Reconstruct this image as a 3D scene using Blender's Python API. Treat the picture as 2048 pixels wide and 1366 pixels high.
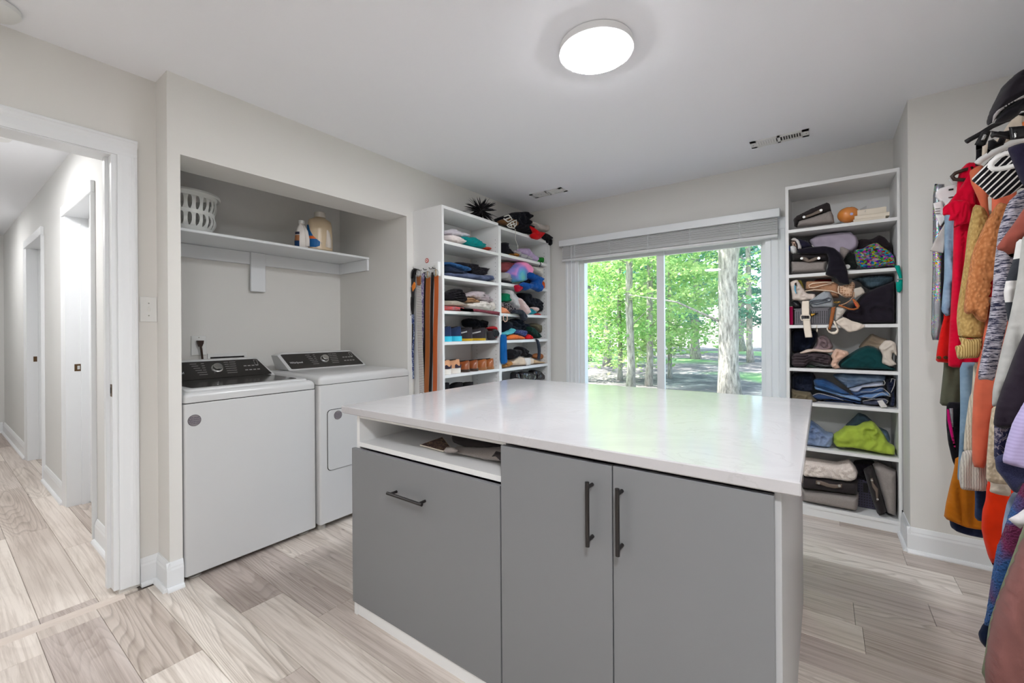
import bpy, math, random
import numpy as np
from mathutils import Vector, Matrix, noise
from mathutils.geometry import delaunay_2d_cdt
for o in list(bpy.data.objects): bpy.data.objects.remove(o)
S = bpy.context.scene
C = S.collection
random.seed(7)
# ------------------------------------------------------------ camera
CAM = Vector((0, 0, 1.202)); F = 855.44; CX, CY = 1024.0, 663.64
yaw, roll = math.radians(35.948), math.radians(-0.386)
fw = Vector((-math.sin(yaw), math.cos(yaw), 0)); rt = Vector((math.cos(yaw), math.sin(yaw), 0)); up = Vector((0, 0, 1))
R2 = rt*math.cos(roll)+up*math.sin(roll); U2 = -rt*math.sin(roll)+up*math.cos(roll)
cd = bpy.data.cameras.new('camera'); cam = bpy.data.objects.new('camera', cd); C.objects.link(cam)
cam.matrix_world = Matrix(((R2.x, U2.x, -fw.x, CAM.x), (R2.y, U2.y, -fw.y, CAM.y), (R2.z, U2.z, -fw.z, CAM.z), (0, 0, 0, 1)))
cd.sensor_width = 36; cd.lens = F/2048*36; cd.shift_y = -(683-CY)/2048; cd.clip_start = 0.02; cd.clip_end = 300
S.camera = cam
# ------------------------------------------------------------ world, sun, exposure
w = bpy.data.worlds.new('sky'); S.world = w; w.use_nodes = True
nt = w.node_tree; bg = nt.nodes['Background']
sky = nt.nodes.new('ShaderNodeTexSky'); sky.sky_type = 'NISHITA'; sky.sun_disc = False
sky.sun_elevation = math.radians(55); sky.sun_rotation = math.radians(200); sky.air_density = 1.0; sky.dust_density = 2.0
nt.links.new(sky.outputs[0], bg.inputs[0]); bg.inputs[1].default_value = 0.66
sd = bpy.data.lights.new('sun', 'SUN'); sun = bpy.data.objects.new('sun', sd); C.objects.link(sun)
sd.energy = 14; sd.angle = math.radians(0.6); sd.color = (1, .96, .9)
sun.rotation_euler = Vector((0.62, 0.22, -0.95)).to_track_quat('-Z', 'Y').to_euler(); sun.location = (-20, -6, 30)
LAMP = 112.0      # radiance of the round ceiling light
HALL = 100.0  # radiance for the two added, unseen hallway lamps
REAR = 150.0      # two added, unseen fill lamps behind the camera
S.view_settings.view_transform = 'Standard'; S.view_settings.look = 'None'
S.view_settings.exposure = 0.5; S.view_settings.gamma = 1; S.view_settings.use_curve_mapping = False
try: S.cycles.max_bounces = 10; S.cycles.diffuse_bounces = 6; S.cycles.transparent_max_bounces = 12; S.cycles.sample_clamp_indirect = 6
except Exception: pass

# ------------------------------------------------------------ helpers
def at(px, py, ax, val):
    d = fw+R2*((px-CX)/F)-U2*((py-CY)/F); i = 'xyz'.index(ax); t = (val-CAM[i])/d[i]
    return CAM+d*t
def lin(c): return tuple(((v/255)/12.92 if v/255 < .04045 else ((v/255+.055)/1.055)**2.4) for v in c[:3])+(1,)
def tag(o, label=None, cat=None, group=None, kind=None):
    if label: o['label'] = label
    if cat: o['category'] = cat
    if group: o['group'] = group
    if kind: o['kind'] = kind
    return o
def thing(name, label, cat, loc=(0, 0, 0), group=None, rz=0):
    o = bpy.data.objects.new(name, None); C.objects.link(o); o.location = loc; o.rotation_euler = (0, 0, rz); o.empty_display_size = .05
    return tag(o, label, cat, group)
def obj(name, verts, faces, mat, parent=None, smooth=False, angle=None):
    me = bpy.data.meshes.new(name)
    if parent is not None:      # parents carry only translation/rotation: convert to their space
        wm = parent_matrix(parent).inverted(); verts = [tuple(wm @ Vector(v)) for v in verts]
    me.from_pydata([tuple(v) for v in verts], [], faces); me.update()
    if smooth:
        me.polygons.foreach_set('use_smooth', [True]*len(me.polygons))
        if angle:
            try: me.set_sharp_from_angle(angle=math.radians(angle))
            except Exception: pass
    if mat: me.materials.append(mat)
    o = bpy.data.objects.new(name, me); C.objects.link(o)
    if parent is not None: o.parent = parent
    return o
def parent_matrix(p):
    m = Matrix.Identity(4)
    while p is not None:
        m = Matrix.Translation(p.location) @ p.rotation_euler.to_matrix().to_4x4() @ m; p = p.parent
    return m
class MB:
    def __init__(s): s.v = []; s.f = []
    def add(s, v, f):
        n = len(s.v); s.v += [tuple(x) for x in v]; s.f += [tuple(i+n for i in q) for q in f]; return s
    def box(s, x0, x1, y0, y1, z0, z1):
        v = [(x, y, z) for x in (x0, x1) for y in (y0, y1) for z in (z0, z1)]
        return s.add(v, [(0, 1, 3, 2), (4, 6, 7, 5), (0, 4, 5, 1), (2, 3, 7, 6), (0, 2, 6, 4), (1, 5, 7, 3)])
    def bbox(s, x0, x1, y0, y1, z0, z1, b=.004):
        """bevelled box, 3 rings each way"""
        c = [(x0, x1), (y0, y1), (z0, z1)]; v = []; idx = {}
        for i, sx in enumerate((0, 1)):
            for sy in (0, 1):
                for sz in (0, 1):
                    p = (c[0][sx], c[1][sy], c[2][sz]); d = [b if q == 0 else -b for q in (sx, sy, sz)]
                    for k in range(3):
                        q = [p[j]+(0 if j == k else d[j]) for j in range(3)]; idx[(sx, sy, sz, k)] = len(v); v.append(q)
        f = []
        for k in range(3):
            a, bb = [j for j in range(3) if j != k]
            for sdir in (0, 1):
                def key(u, w_): t = [0, 0, 0]; t[k] = sdir; t[a] = u; t[bb] = w_; return idx[(*t, k)]
                q = [key(0, 0), key(1, 0), key(1, 1), key(0, 1)]
                if (sdir == 0) != (k == 1): q = q[::-1]
                f.append(tuple(q))
        for k in range(3):       # edges along axis k
            a, bb = [j for j in range(3) if j != k]
            for u in (0, 1):
                for w_ in (0, 1):
                    def g(e, kk): t = [0, 0, 0]; t[k] = e; t[a] = u; t[bb] = w_; return idx[(*t, kk)]
                    f.append((g(0, a), g(1, a), g(1, bb), g(0, bb)))
        for sx in (0, 1):
            for sy in (0, 1):
                for sz in (0, 1): f.append(tuple(idx[(sx, sy, sz, k)] for k in range(3)))
        return s.add(v, f)
    def tube(s, pts, r, n=8, closed=False):
        pts = [Vector(p) for p in pts]; m = len(pts); v = []; f = []
        prev = None
        for i, p in enumerate(pts):
            t = (pts[(i+1) % m]-pts[i-1]) if closed else (pts[min(i+1, m-1)]-pts[max(i-1, 0)])
            t.normalize()
            if prev is None: a = t.cross(Vector((0, 0, 1)) if abs(t.z) < .9 else Vector((1, 0, 0))).normalized()
            else: a = (prev-t*prev.dot(t)).normalized()
            prev = a; b = t.cross(a); rr = r[i] if isinstance(r, (list, tuple)) else r
            v += [p+(a*math.cos(q*2*math.pi/n)+b*math.sin(q*2*math.pi/n))*rr for q in range(n)]
        for i in range(m if closed else m-1):
            for q in range(n):
                j = (i+1) % m; f.append((i*n+q, i*n+(q+1) % n, j*n+(q+1) % n, j*n+q))
        if not closed: f += [tuple(range(n))[::-1], tuple((m-1)*n+q for q in range(n))]
        return s.add(v, f)
    def lathe(s, prof, c=(0, 0, 0), n=32, sx=1, sy=1, cap=True):
        v = []; f = []; m = len(prof)
        for (r, z) in prof: v += [(c[0]+r*sx*math.cos(q*2*math.pi/n), c[1]+r*sy*math.sin(q*2*math.pi/n), c[2]+z) for q in range(n)]
        for i in range(m-1):
            for q in range(n): f.append((i*n+q, i*n+(q+1) % n, (i+1)*n+(q+1) % n, (i+1)*n+q))
        if cap: f += [tuple(range(n))[::-1], tuple((m-1)*n+q for q in range(n))]
        return s.add(v, f)
    def prism(s, poly, ax, a, b):
        """poly in the two other axes (order kept), extruded along ax from a to b"""
        def P(p, t): q = list(p); q.insert('xyz'.index(ax), t); return tuple(q)
        n = len(poly); v = [P(p, a) for p in poly]+[P(p, b) for p in poly]
        return s.add(v, [tuple(range(n))[::-1], tuple(range(n, 2*n))]+[(i, (i+1) % n, n+(i+1) % n, n+i) for i in range(n)])
    def build(s, name, mat, parent=None, smooth=False, angle=None, kind=None):
        o = obj(name, s.v, s.f, mat, parent, smooth, angle)
        import bmesh
        bm = bmesh.new(); bm.from_mesh(o.data); bmesh.ops.recalc_face_normals(bm, faces=bm.faces); bm.to_mesh(o.data); bm.free()
        if kind: o['kind'] = kind
        return o
def box(name, x0, x1, y0, y1, z0, z1, mat, parent=None, b=0):
    m = MB(); (m.bbox(x0, x1, y0, y1, z0, z1, b) if b else m.box(x0, x1, y0, y1, z0, z1)); return m.build(name, mat, parent)
def struct(o): o['kind'] = 'structure'; return o

# ------------------------------------------------------------ materials
def newmat(name):
    m = bpy.data.materials.new(name); m.use_nodes = True; return m, m.node_tree, m.node_tree.nodes['Principled BSDF']
_pc = {}
def paint(name, rgb, rough=.5, spec=.3, metal=0, bump=0, bscale=200, coat=0):
    if name in _pc: return _pc[name]
    m, t, p = newmat(name); p.inputs['Base Color'].default_value = lin(rgb); p.inputs['Roughness'].default_value = rough
    p.inputs['Specular IOR Level'].default_value = spec; p.inputs['Metallic'].default_value = metal; p.inputs['Coat Weight'].default_value = coat
    if bump:
        tc = t.nodes.new('ShaderNodeTexCoord'); n = t.nodes.new('ShaderNodeTexNoise'); n.inputs['Scale'].default_value = bscale; n.inputs['Detail'].default_value = 3
        b = t.nodes.new('ShaderNodeBump'); b.inputs['Strength'].default_value = bump; b.inputs['Distance'].default_value = .002
        t.links.new(tc.outputs['Object'], n.inputs[0]); t.links.new(n.outputs[0], b.inputs['Height']); t.links.new(b.outputs[0], p.inputs['Normal'])
    _pc[name] = m; return m
def ramp(t, src, stops, interp='LINEAR'):
    r = t.nodes.new('ShaderNodeValToRGB'); r.color_ramp.interpolation = interp; el = r.color_ramp.elements
    while len(el) < len(stops): el.new(.5)
    for e, (pos, c) in zip(el, stops): e.position = pos; e.color = lin(c)
    t.links.new(src, r.inputs[0]); return r
def coords(t, scale=(1, 1, 1), rot=(0, 0, 0), src='Object'):
    tc = t.nodes.new('ShaderNodeTexCoord'); mp = t.nodes.new('ShaderNodeMapping'); mp.inputs['Scale'].default_value = scale; mp.inputs['Rotation'].default_value = rot
    t.links.new(tc.outputs[src], mp.inputs[0]); return mp.outputs[0]
def noisen(t, vec, scale, detail=3, rough=.5, dist=0):
    n = t.nodes.new('ShaderNodeTexNoise'); n.inputs['Scale'].default_value = scale; n.inputs['Detail'].default_value = detail; n.inputs['Roughness'].default_value = rough; n.inputs['Distortion'].default_value = dist
    t.links.new(vec, n.inputs[0]); return n.outputs[0]
_fc = {}
def fab(rgb, kind='plain', rgb2=None, rough=.9):
    key = (tuple(rgb), kind, tuple(rgb2) if rgb2 else None)
    if key in _fc: return _fc[key]
    m, t, p = newmat('fabric_'+kind); p.inputs['Roughness'].default_value = rough; p.inputs['Specular IOR Level'].default_value = .12
    p.inputs['Sheen Weight'].default_value = .08
    vec = coords(t); h = None; bs, bd = .35, .001
    rgb2 = rgb2 or tuple(v*.8 for v in rgb)
    if kind == 'plain':
        a = noisen(t, vec, 14, 2); r = ramp(t, a, [(.35, tuple(v*.93 for v in rgb)), (.65, rgb)]); h = noisen(t, vec, 450, 1)
    elif kind == 'denim':
        a = noisen(t, vec, 9, 4, .6); r = ramp(t, a, [(.3, rgb), (.62, rgb2)]); h = noisen(t, vec, 700, 1); bs = .5
    elif kind in ('hstripe', 'dstripe', 'weave'):
        vv = coords(t, rot=(0, math.radians(50 if kind == 'dstripe' else 0), 0)); wv = t.nodes.new('ShaderNodeTexWave'); wv.bands_direction = 'Z'; wv.inputs['Scale'].default_value = {'dstripe': 20, 'weave': 48, 'hstripe': 30}[kind]; wv.inputs['Distortion'].default_value = .4; wv.inputs['Detail'].default_value = 0
        t.links.new(vv, wv.inputs[0]); r = ramp(t, wv.outputs[0], [(.0, rgb), (.8 if kind == 'dstripe' else .45, rgb2)], 'CONSTANT'); h = noisen(t, vec, 450, 1)
    elif kind == 'vstripe':
        wv = t.nodes.new('ShaderNodeTexWave'); wv.bands_direction = 'X'; wv.inputs['Scale'].default_value = 45; wv.inputs['Distortion'].default_value = .3
        t.links.new(vec, wv.inputs[0]); r = ramp(t, wv.outputs[0], [(.0, rgb), (1, rgb2)]); h = wv.outputs[0]; bs = .5; bd = .002
    elif kind == 'marl':
        a = noisen(t, coords(t, (30, 30, 190)), 1, 3, .7); r = ramp(t, a, [(.42, rgb), (.56, rgb2)]); h = noisen(t, vec, 300, 2)
    elif kind == 'speck':
        a = noisen(t, coords(t, (1, 1, 1)), 420, 3, .8); r = ramp(t, a, [(.35, rgb), (.65, rgb2)]); h = a; bs = .5
    elif kind == 'floral':
        a = noisen(t, vec, 45, 4, .7, 1.5); r = ramp(t, a, [(.5, rgb), (.56, rgb2)]); h = a
    elif kind == 'cable':
        vo = t.nodes.new('ShaderNodeTexVoronoi'); vo.feature = 'SMOOTH_F1'; vo.inputs['Scale'].default_value = 105; vo.inputs['Randomness'].default_value = .75; t.links.new(coords(t, (1, 1, .62), (0, .25, 0)), vo.inputs[0])
        r = ramp(t, vo.outputs['Distance'], [(.0, rgb), (.75, rgb2)]); h = vo.outputs['Distance']; bs = -1; bd = .006
    elif kind == 'fleece':
        vo = t.nodes.new('ShaderNodeTexVoronoi'); vo.feature = 'SMOOTH_F1'; vo.inputs['Scale'].default_value = 170; t.links.new(vec, vo.inputs[0])
        h = vo.outputs['Distance']; bs = -1; bd = .006
        ch = noisen(t, coords(t, (7, 7, 7)), 1, 1); r = ramp(t, ch, [(.47, rgb), (.55, rgb2)])
    elif kind == 'plaid':
        ck = t.nodes.new('ShaderNodeTexChecker'); ck.inputs['Scale'].default_value = 14; ck.inputs[1].default_value = lin(rgb); ck.inputs[2].default_value = lin(rgb2); t.links.new(vec, ck.inputs[0])
        r = ck; h = noisen(t, vec, 300, 2)
    elif kind == 'sequin':
        vo = t.nodes.new('ShaderNodeTexVoronoi'); vo.inputs['Scale'].default_value = 260; vo.inputs['Randomness'].default_value = .15; t.links.new(vec, vo.inputs[0])
        hs = t.nodes.new('ShaderNodeHueSaturation'); hs.inputs['Saturation'].default_value = 1.4; hs.inputs['Value'].default_value = 1
        t.links.new(vo.outputs['Color'], hs.inputs['Color']); mx = t.nodes.new('ShaderNodeMix'); mx.data_type = 'RGBA'
        r2 = ramp(t, noisen(t, vec, 9, 2), [(.45, (0, 0, 0)), (.6, (255, 255, 255))]); t.links.new(r2.outputs[0], mx.inputs[0]); mx.inputs[6].default_value = lin(rgb); t.links.new(hs.outputs[0], mx.inputs[7])
        t.links.new(mx.outputs[2], p.inputs['Base Color']); p.inputs['Metallic'].default_value = .7; p.inputs['Roughness'].default_value = .3; h = vo.outputs['Distance']; r = None
    elif kind == 'tiedye':
        g = t.nodes.new('ShaderNodeTexGradient'); g.gradient_type = 'SPHERICAL'
        n = t.nodes.new('ShaderNodeTexNoise'); n.inputs['Scale'].default_value = 30; t.links.new(vec, n.inputs[0])
        mx = t.nodes.new('ShaderNodeMix'); mx.data_type = 'RGBA'; mx.inputs[0].default_value = .06
        sc = coords(t, (5.2, 5.2, 5.2)); t.links.new(sc, mx.inputs[6]); t.links.new(n.outputs[1], mx.inputs[7]); t.links.new(mx.outputs[2], g.inputs[0])
        r = ramp(t, g.outputs[0], [(.0, (238, 150, 190)), (.3, (240, 140, 190)), (.42, (130, 130, 205)), (.55, (90, 170, 205)), (.68, (130, 200, 150)), (.82, (240, 225, 150)), (.95, (245, 190, 150))]); h = noisen(t, vec, 450, 1)
    elif kind == 'yarn':
        vo = t.nodes.new('ShaderNodeTexVoronoi'); vo.inputs['Scale'].default_value = 75; t.links.new(coords(t, (1, 1, 1.6), (0, .6, 0)), vo.inputs[0])
        r = None; hs = t.nodes.new('ShaderNodeHueSaturation'); hs.inputs['Saturation'].default_value = 1.35; hs.inputs['Value'].default_value = .5
        t.links.new(vo.outputs['Color'], hs.inputs['Color']); t.links.new(hs.outputs[0], p.inputs['Base Color']); h = vo.outputs['Distance']; bs = -1; bd = .008
    elif kind == 'lace':
        vo = t.nodes.new('ShaderNodeTexVoronoi'); vo.inputs['Scale'].default_value = 110; t.links.new(vec, vo.inputs[0])
        r = ramp(t, vo.outputs['Distance'], [(.12, rgb2), (.28, rgb)]); h = vo.outputs['Distance']; bs = .8; bd = .003
    elif kind == 'net':
        br = t.nodes.new('ShaderNodeTexVoronoi'); br.feature = 'DISTANCE_TO_EDGE'; br.inputs['Scale'].default_value = 70; br.inputs['Randomness'].default_value = .3; t.links.new(vec, br.inputs[0])
        r = ramp(t, br.outputs['Distance'], [(.1, rgb), (.2, rgb2)]); h = br.outputs['Distance']; bs = -.8; bd = .003
    if r is not None: t.links.new(r.outputs[0], p.inputs['Base Color'])
    if h is not None:
        b = t.nodes.new('ShaderNodeBump'); b.inputs['Strength'].default_value = abs(bs); b.inputs['Distance'].default_value = bd; b.invert = bs < 0
        t.links.new(h, b.inputs['Height']); t.links.new(b.outputs[0], p.inputs['Normal'])
    _fc[key] = m; return m
WALL = paint('wall_paint', (219, 217, 213), .75, .2, bump=.08, bscale=120)
HALLW = paint('hall_wall_paint', (212, 212, 210), .75, .2)
CEIL = paint('ceiling_paint', (240, 241, 245), .85, .1, bump=.1, bscale=90)
TRIM = paint('trim_paint', (226, 228, 230), .35, .4)
MEL = paint('white_melamine', (226, 226, 226), .45, .35)
ENAMEL = paint('white_enamel', (196, 196, 196), .28, .5)
GREY = paint('grey_cabinet', (121, 122, 125), .42, .4)
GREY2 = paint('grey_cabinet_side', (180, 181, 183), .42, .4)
BLACKM = paint('black_metal', (24, 20, 20), .35, .5)
CHROME = paint('chrome', (200, 200, 198), .25, .5, 1)
BRASS = paint('brass', (190, 150, 70), .3, .5, 1)
BRONZE = paint('bronze', (96, 74, 52), .4, .5, .9)
PANELB = paint('console_glass', (50, 48, 46), .12, .5)
HOLE = paint('dark_hole', (40, 38, 38), .8)
PLAST = paint('white_plastic', (222, 222, 220), .35, .45)
def quartz():
    m, t, p = newmat('quartz'); v = coords(t); a = noisen(t, v, 3.2, 6, .6, 1.2)
    r = ramp(t, a, [(.40, (180, 178, 180)), (.50, (184, 182, 184)), (.515, (178, 176, 177)), (.53, (184, 182, 184))]); t.links.new(r.outputs[0], p.inputs['Base Color'])
    p.inputs['Roughness'].default_value = .10; p.inputs['Specular IOR Level'].default_value = .36; return m
QUARTZ = quartz()
def plankmat(name, ramps, gmin):
    m, t, p = newmat(name)
    oi = t.nodes.new('ShaderNodeObjectInfo'); tc = t.nodes.new('ShaderNodeTexCoord'); ad = t.nodes.new('ShaderNodeVectorMath'); ad.operation = 'ADD'
    ml = t.nodes.new('ShaderNodeVectorMath'); ml.operation = 'SCALE'; cb = t.nodes.new('ShaderNodeCombineXYZ')
    for i in range(3): t.links.new(oi.outputs['Random'], cb.inputs[i])
    t.links.new(cb.outputs[0], ml.inputs[0]); ml.inputs['Scale'].default_value = 43
    t.links.new(tc.outputs['Object'], ad.inputs[0]); t.links.new(ml.outputs[0], ad.inputs[1])
    def mp(sc):
        q = t.nodes.new('ShaderNodeMapping'); q.inputs['Scale'].default_value = sc; t.links.new(ad.outputs[0], q.inputs[0]); return q.outputs[0]
    base = ramp(t, oi.outputs['Random'], ramps, 'CONSTANT')
    g1 = noisen(t, mp((1.3, 42, 1)), 1, 6, .7, .8)      # long grain
    cn = noisen(t, mp((.40, 4.6, 1)), 1, 1.8, .4, .3); cm = t.nodes.new('ShaderNodeMath'); cm.operation = 'MULTIPLY'; cm.inputs[1].default_value = 46; t.links.new(cn, cm.inputs[0])
    cf = t.nodes.new('ShaderNodeMath'); cf.operation = 'FRACT'; t.links.new(cm.outputs[0], cf.inputs[0])
    g2 = ramp(t, cf.outputs[0], [(.0, (252, 252, 252)), (.55, (240, 238, 236)), (.86, (gmin, gmin-4, gmin-8)), (1, (250, 250, 250))])
    g3 = ramp(t, g1, [(.30, (206, 200, 195)), (.56, (255, 255, 255))])
    g4 = ramp(t, noisen(t, mp((.9, 3.5, 1)), 1, 2), [(.35, (226, 222, 220)), (.65, (255, 255, 255))])
    vo = t.nodes.new('ShaderNodeTexVoronoi'); vo.inputs['Scale'].default_value = 2.6; t.links.new(mp((.8, 1.6, 1)), vo.inputs[0])
    kn = ramp(t, vo.outputs['Distance'], [(.012, (120, 110, 102)), (.05, (255, 255, 255))])
    amt = t.nodes.new('ShaderNodeMath'); amt.operation = 'MULTIPLY'; amt.inputs[1].default_value = 7.31; t.links.new(oi.outputs['Random'], amt.inputs[0])
    fr = t.nodes.new('ShaderNodeMath'); fr.operation = 'FRACT'; t.links.new(amt.outputs[0], fr.inputs[0]); fr2 = t.nodes.new('ShaderNodeMapRange'); fr2.inputs[1].default_value = .3; fr2.inputs[2].default_value = .8; fr2.inputs[3].default_value = .10; fr2.inputs[4].default_value = .75; t.links.new(fr.outputs[0], fr2.inputs[0])
    cur = base.outputs[0]
    for g in (g2, g3, g4, kn):
        mx = t.nodes.new('ShaderNodeMix'); mx.data_type = 'RGBA'; mx.blend_type = 'MULTIPLY'; mx.inputs[0].default_value = 1
        if g is g2: t.links.new(fr2.outputs[0], mx.inputs[0])
        t.links.new(cur, mx.inputs[6]); t.links.new(g.outputs[0], mx.inputs[7]); cur = mx.outputs[2]
    t.links.new(cur, p.inputs['Base Color']); p.inputs['Roughness'].default_value = .42; p.inputs['Specular IOR Level'].default_value = .35
    b = t.nodes.new('ShaderNodeBump'); b.inputs['Strength'].default_value = .12; b.inputs['Distance'].default_value = .001; t.links.new(g1, b.inputs['Height']); t.links.new(b.outputs[0], p.inputs['Normal'])
    return m
PLANK = plankmat('plank', [(0, (226, 217, 208)), (.22, (212, 202, 194)), (.42, (230, 222, 213)), (.62, (200, 189, 182)), (.8, (221, 212, 203)), (.92, (206, 197, 190))], 202)
def emit(name, rgb, s):
    m = bpy.data.materials.new(name); m.use_nodes = True; t = m.node_tree; t.nodes.clear()
    e = t.nodes.new('ShaderNodeEmission'); e.inputs[0].default_value = (*rgb, 1); e.inputs[1].default_value = s
    o = t.nodes.new('ShaderNodeOutputMaterial'); t.links.new(e.outputs[0], o.inputs[0]); return m
def glassmat(name='pane_glass', tint=(1, 1, 1), g=.06):
    m = bpy.data.materials.new(name); m.use_nodes = True; t = m.node_tree; t.nodes.clear()
    a = t.nodes.new('ShaderNodeBsdfTransparent'); a.inputs[0].default_value = (*tint, 1); b = t.nodes.new('ShaderNodeBsdfGlossy'); b.inputs['Roughness'].default_value = .02
    x = t.nodes.new('ShaderNodeMixShader'); x.inputs[0].default_value = g; o = t.nodes.new('ShaderNodeOutputMaterial')
    t.links.new(a.outputs[0], x.inputs[1]); t.links.new(b.outputs[0], x.inputs[2]); t.links.new(x.outputs[0], o.inputs[0]); return m
GLASS = glassmat()

# ------------------------------------------------------------ room shell
H = 2.44; XW = -2.485; XD = -2.645; YB = 3.713; XJ = .380; YJ = 3.131; XNB = -3.349; XR = 1.25; YF = -2.4
floor = struct(box('floor', -8.4, 1.4, -2.5, 3.9, -.06, -.009, paint('floor_joint', (140, 130, 122), .8)))
W_ = .178
def plank_rows(xa, xb, ya, yb, y0):
    k = math.floor((ya-y0)/W_); protos = {}
    while y0+k*W_ < yb:
        a, b = max(ya, y0+k*W_), min(yb, y0+(k+1)*W_)
        rnd = random.Random(k*31+int(xa*10)); x = xa-rnd.uniform(.1, 1.2)
        if xa > -3:
            if k == 0: x = -2.031-1.22
            if k == 1: x = -1.734-1.22
            if k == 2: x = -2.3-1.22
        if b-a > .01:
            while x < xb:
                p, q = max(x, xa), min(x+1.22, xb)
                if q-p > .02:
                    key = (round(q-p, 3), round(b-a, 4))
                    if key not in protos:
                        L, Wd = q-p, b-a; mb = MB().bbox(-L/2+.0006, L/2-.0006, -Wd/2+.0006, Wd/2-.0006, -.009, 0, .0009)
                        o = mb.build('plank', PLANK, floor); protos[key] = o
                    else:
                        o = protos[key].copy(); C.objects.link(o); o.parent = floor
                    o.location = ((p+q)/2, (a+b)/2, 0)
                x += 1.22
        k += 1
plank_rows(-2.60, 1.25, -2.4, 3.713, .80)
plank_rows(-3.349, -2.60, .729, 2.108, .80)
plank_rows(-8.2, -2.62, -.42, .595, .64)
thr = struct(MB().prism([(-2.632, 0), (-2.622, .007), (-2.588, .009), (-2.578, 0)], 'y', -.3, .54).build('trim_threshold', paint('threshold_wood', (204, 192, 182), .45)))
plank_rows(-4.26, -3.51, .595, .735, .64); plank_rows(-6.15, -5.29, .595, .735, .64)
ceiling = struct(box('ceiling', -8.5, 1.5, -2.6, 3.9, H, H+.12, CEIL))
def wallbox(name, *a, mat=WALL): return struct(box(name, *a, mat))
wallbox('wall_right', XR, XR+.12, YF-.1, YJ+.1, 0, H)
wallbox('wall_front', XD-.12, XR, YF-.12, YF, 0, H)
# back wall with the window opening
ox0, ox1, oz0, oz1 = -1.90, -.335, .38, 1.95
m = MB().box(XW-.9, ox0, YB, YB+.14, 0, H).box(ox1, XJ+.12, YB, YB+.14, 0, H).box(ox0, ox1, YB, YB+.14, 0, oz0).box(ox0, ox1, YB, YB+.14, oz1, H)
struct(m.build('wall_back', WALL))
wallbox('wall_back_right', XJ, XR+.12, YJ, YB+.14, 0, H)
# laundry wall: solid right part, header over the niche, niche back, pier
m = MB().box(XNB-.1, XW, 2.108, YB, 0, H).box(-2.731, XW, .729, 2.108, 2.063, H).box(XNB-.1, XNB, .678, 2.108, 0, H)
m.box(XD-.1, XW, .678, .729, 0, H)
struct(m.build('wall_left', WALL))
# hall wall with two doorways, carrying the niche's left side
hx = [(-3.49, -4.28), (-5.27, -6.17)]
m = MB().box(-3.49, XD-.12, .595, .729, 0, H).box(-5.27, -4.28, .595, .729, 0, H).box(-8.3, -6.17, .595, .729, 0, H)
for a, b in hx: m.box(b, a, .595, .729, 2.05, H)
struct(m.build('wall_hall_right', HALLW))
wallbox('wall_hall_left', -8.3, XD-.12, -.55, -.42, 0, H, mat=HALLW)
wallbox('wall_hall_end', -8.32, -8.2, -.55, .6, 0, H, mat=HALLW)
# door wall
m = MB().box(XD-.12, XD, .531, .729, 0, H).box(XD-.12, XD, YF, -.30, 0, H).box(XD-.12, XD, -.30, .531, 2.05, H)
struct(m.build('wall_door_side', WALL))
# door casing and jambs in the door wall
def casing_v(mb, y0, y1, x, z0, z1, s=1):
    d = y1-y0
    mb.prism([(x, y0), (x+.010*s, y0), (x+.012*s, y0+d*.2), (x+.012*s, y0+d*.55), (x+.016*s, y0+d*.66), (x+.016*s, y0+d*.8), (x+.020*s, y0+d*.86), (x+.020*s, y1-.003), (x+.015*s, y1), (x, y1)], 'z', z0, z1)
d1 = struct(MB().box(XD-.125, XD+.002, .513, .533, .02, 2.03).box(XD-.125, XD+.002, -.30, .533, 2.03, 2.05).box(XD-.085, XD-.05, .500, .515, .02, 2.03).build('door_1', TRIM))
mb = MB(); casing_v(mb, .533, .604, XD, .018, 2.035); mb.build('casing', TRIM, d1)
mb = MB(); z0, z1 = 2.035, 2.118
dz = z1-z0; mb.add([(XD+a, y, z0+b) for y in (-.38, .604) for a, b in ((0, 0), (.010, 0), (.012, dz*.2), (.012, dz*.55), (.016, dz*.66), (.016, dz*.8), (.020, dz*.86), (.020, dz-.003), (.015, dz), (0, dz))],
   [tuple(range(10)), tuple(range(10, 20))[::-1]]+[(i, (i+1) % 10, 10+(i+1) % 10, 10+i) for i in range(10)])
mb.build('head_casing', TRIM, d1)
box('strike_plate', XD-.035, XD-.008, .5115, .5135, .915, .972, BRONZE, d1, .0006)
box('latch_hole', XD-.028, XD-.015, .5105, .512, .93, .957, HOLE, d1)
# hall doorways
for n, (a, b) in enumerate(hx):
    d = struct(MB().box(b, b+.02, .585, .74, 0, 2.05).box(a-.02, a, .585, .74, 0, 2.05).box(b, a, .585, .74, 2.03, 2.05).build('door_%d' % (n+2), TRIM))
    mb = MB(); mb.prism([(b-.065, .595), (b-.065, .574), (b-.05, .578), (b-.01, .584), (b+.005, .586), (b+.005, .595)], 'z', 0, 2.03); mb.build('casing', TRIM, d)
    mb = MB(); mb.prism([(a+.065, .595), (a+.065, .574), (a+.05, .578), (a+.01, .584), (a-.005, .586), (a-.005, .595)], 'z', 0, 2.03); mb.build('casing', TRIM, d)
    box('head_casing', b-.065, a+.0652, .5745, .595, 2.0302, 2.10, TRIM, d, .003)
    box('stop', b+.02, b+.033, .66, .70, 0, 2.03, TRIM, d)
    p = box('door_panel', b+.02, a-.02, .70, .735, .01, 2.03, TRIM, d, .003)
    if n == 0:
        box('strike_plate', b+.0195, b+.0215, .628, .662, .945, .995, BRONZE, d, .0006); box('latch_hole', b+.021, b+.0222, .642, .656, .957, .983, CHROME, d)
    else: box('strike_plate', b+.0195, b+.0215, .628, .652, .945, .995, BRONZE, d, .0006)
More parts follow.
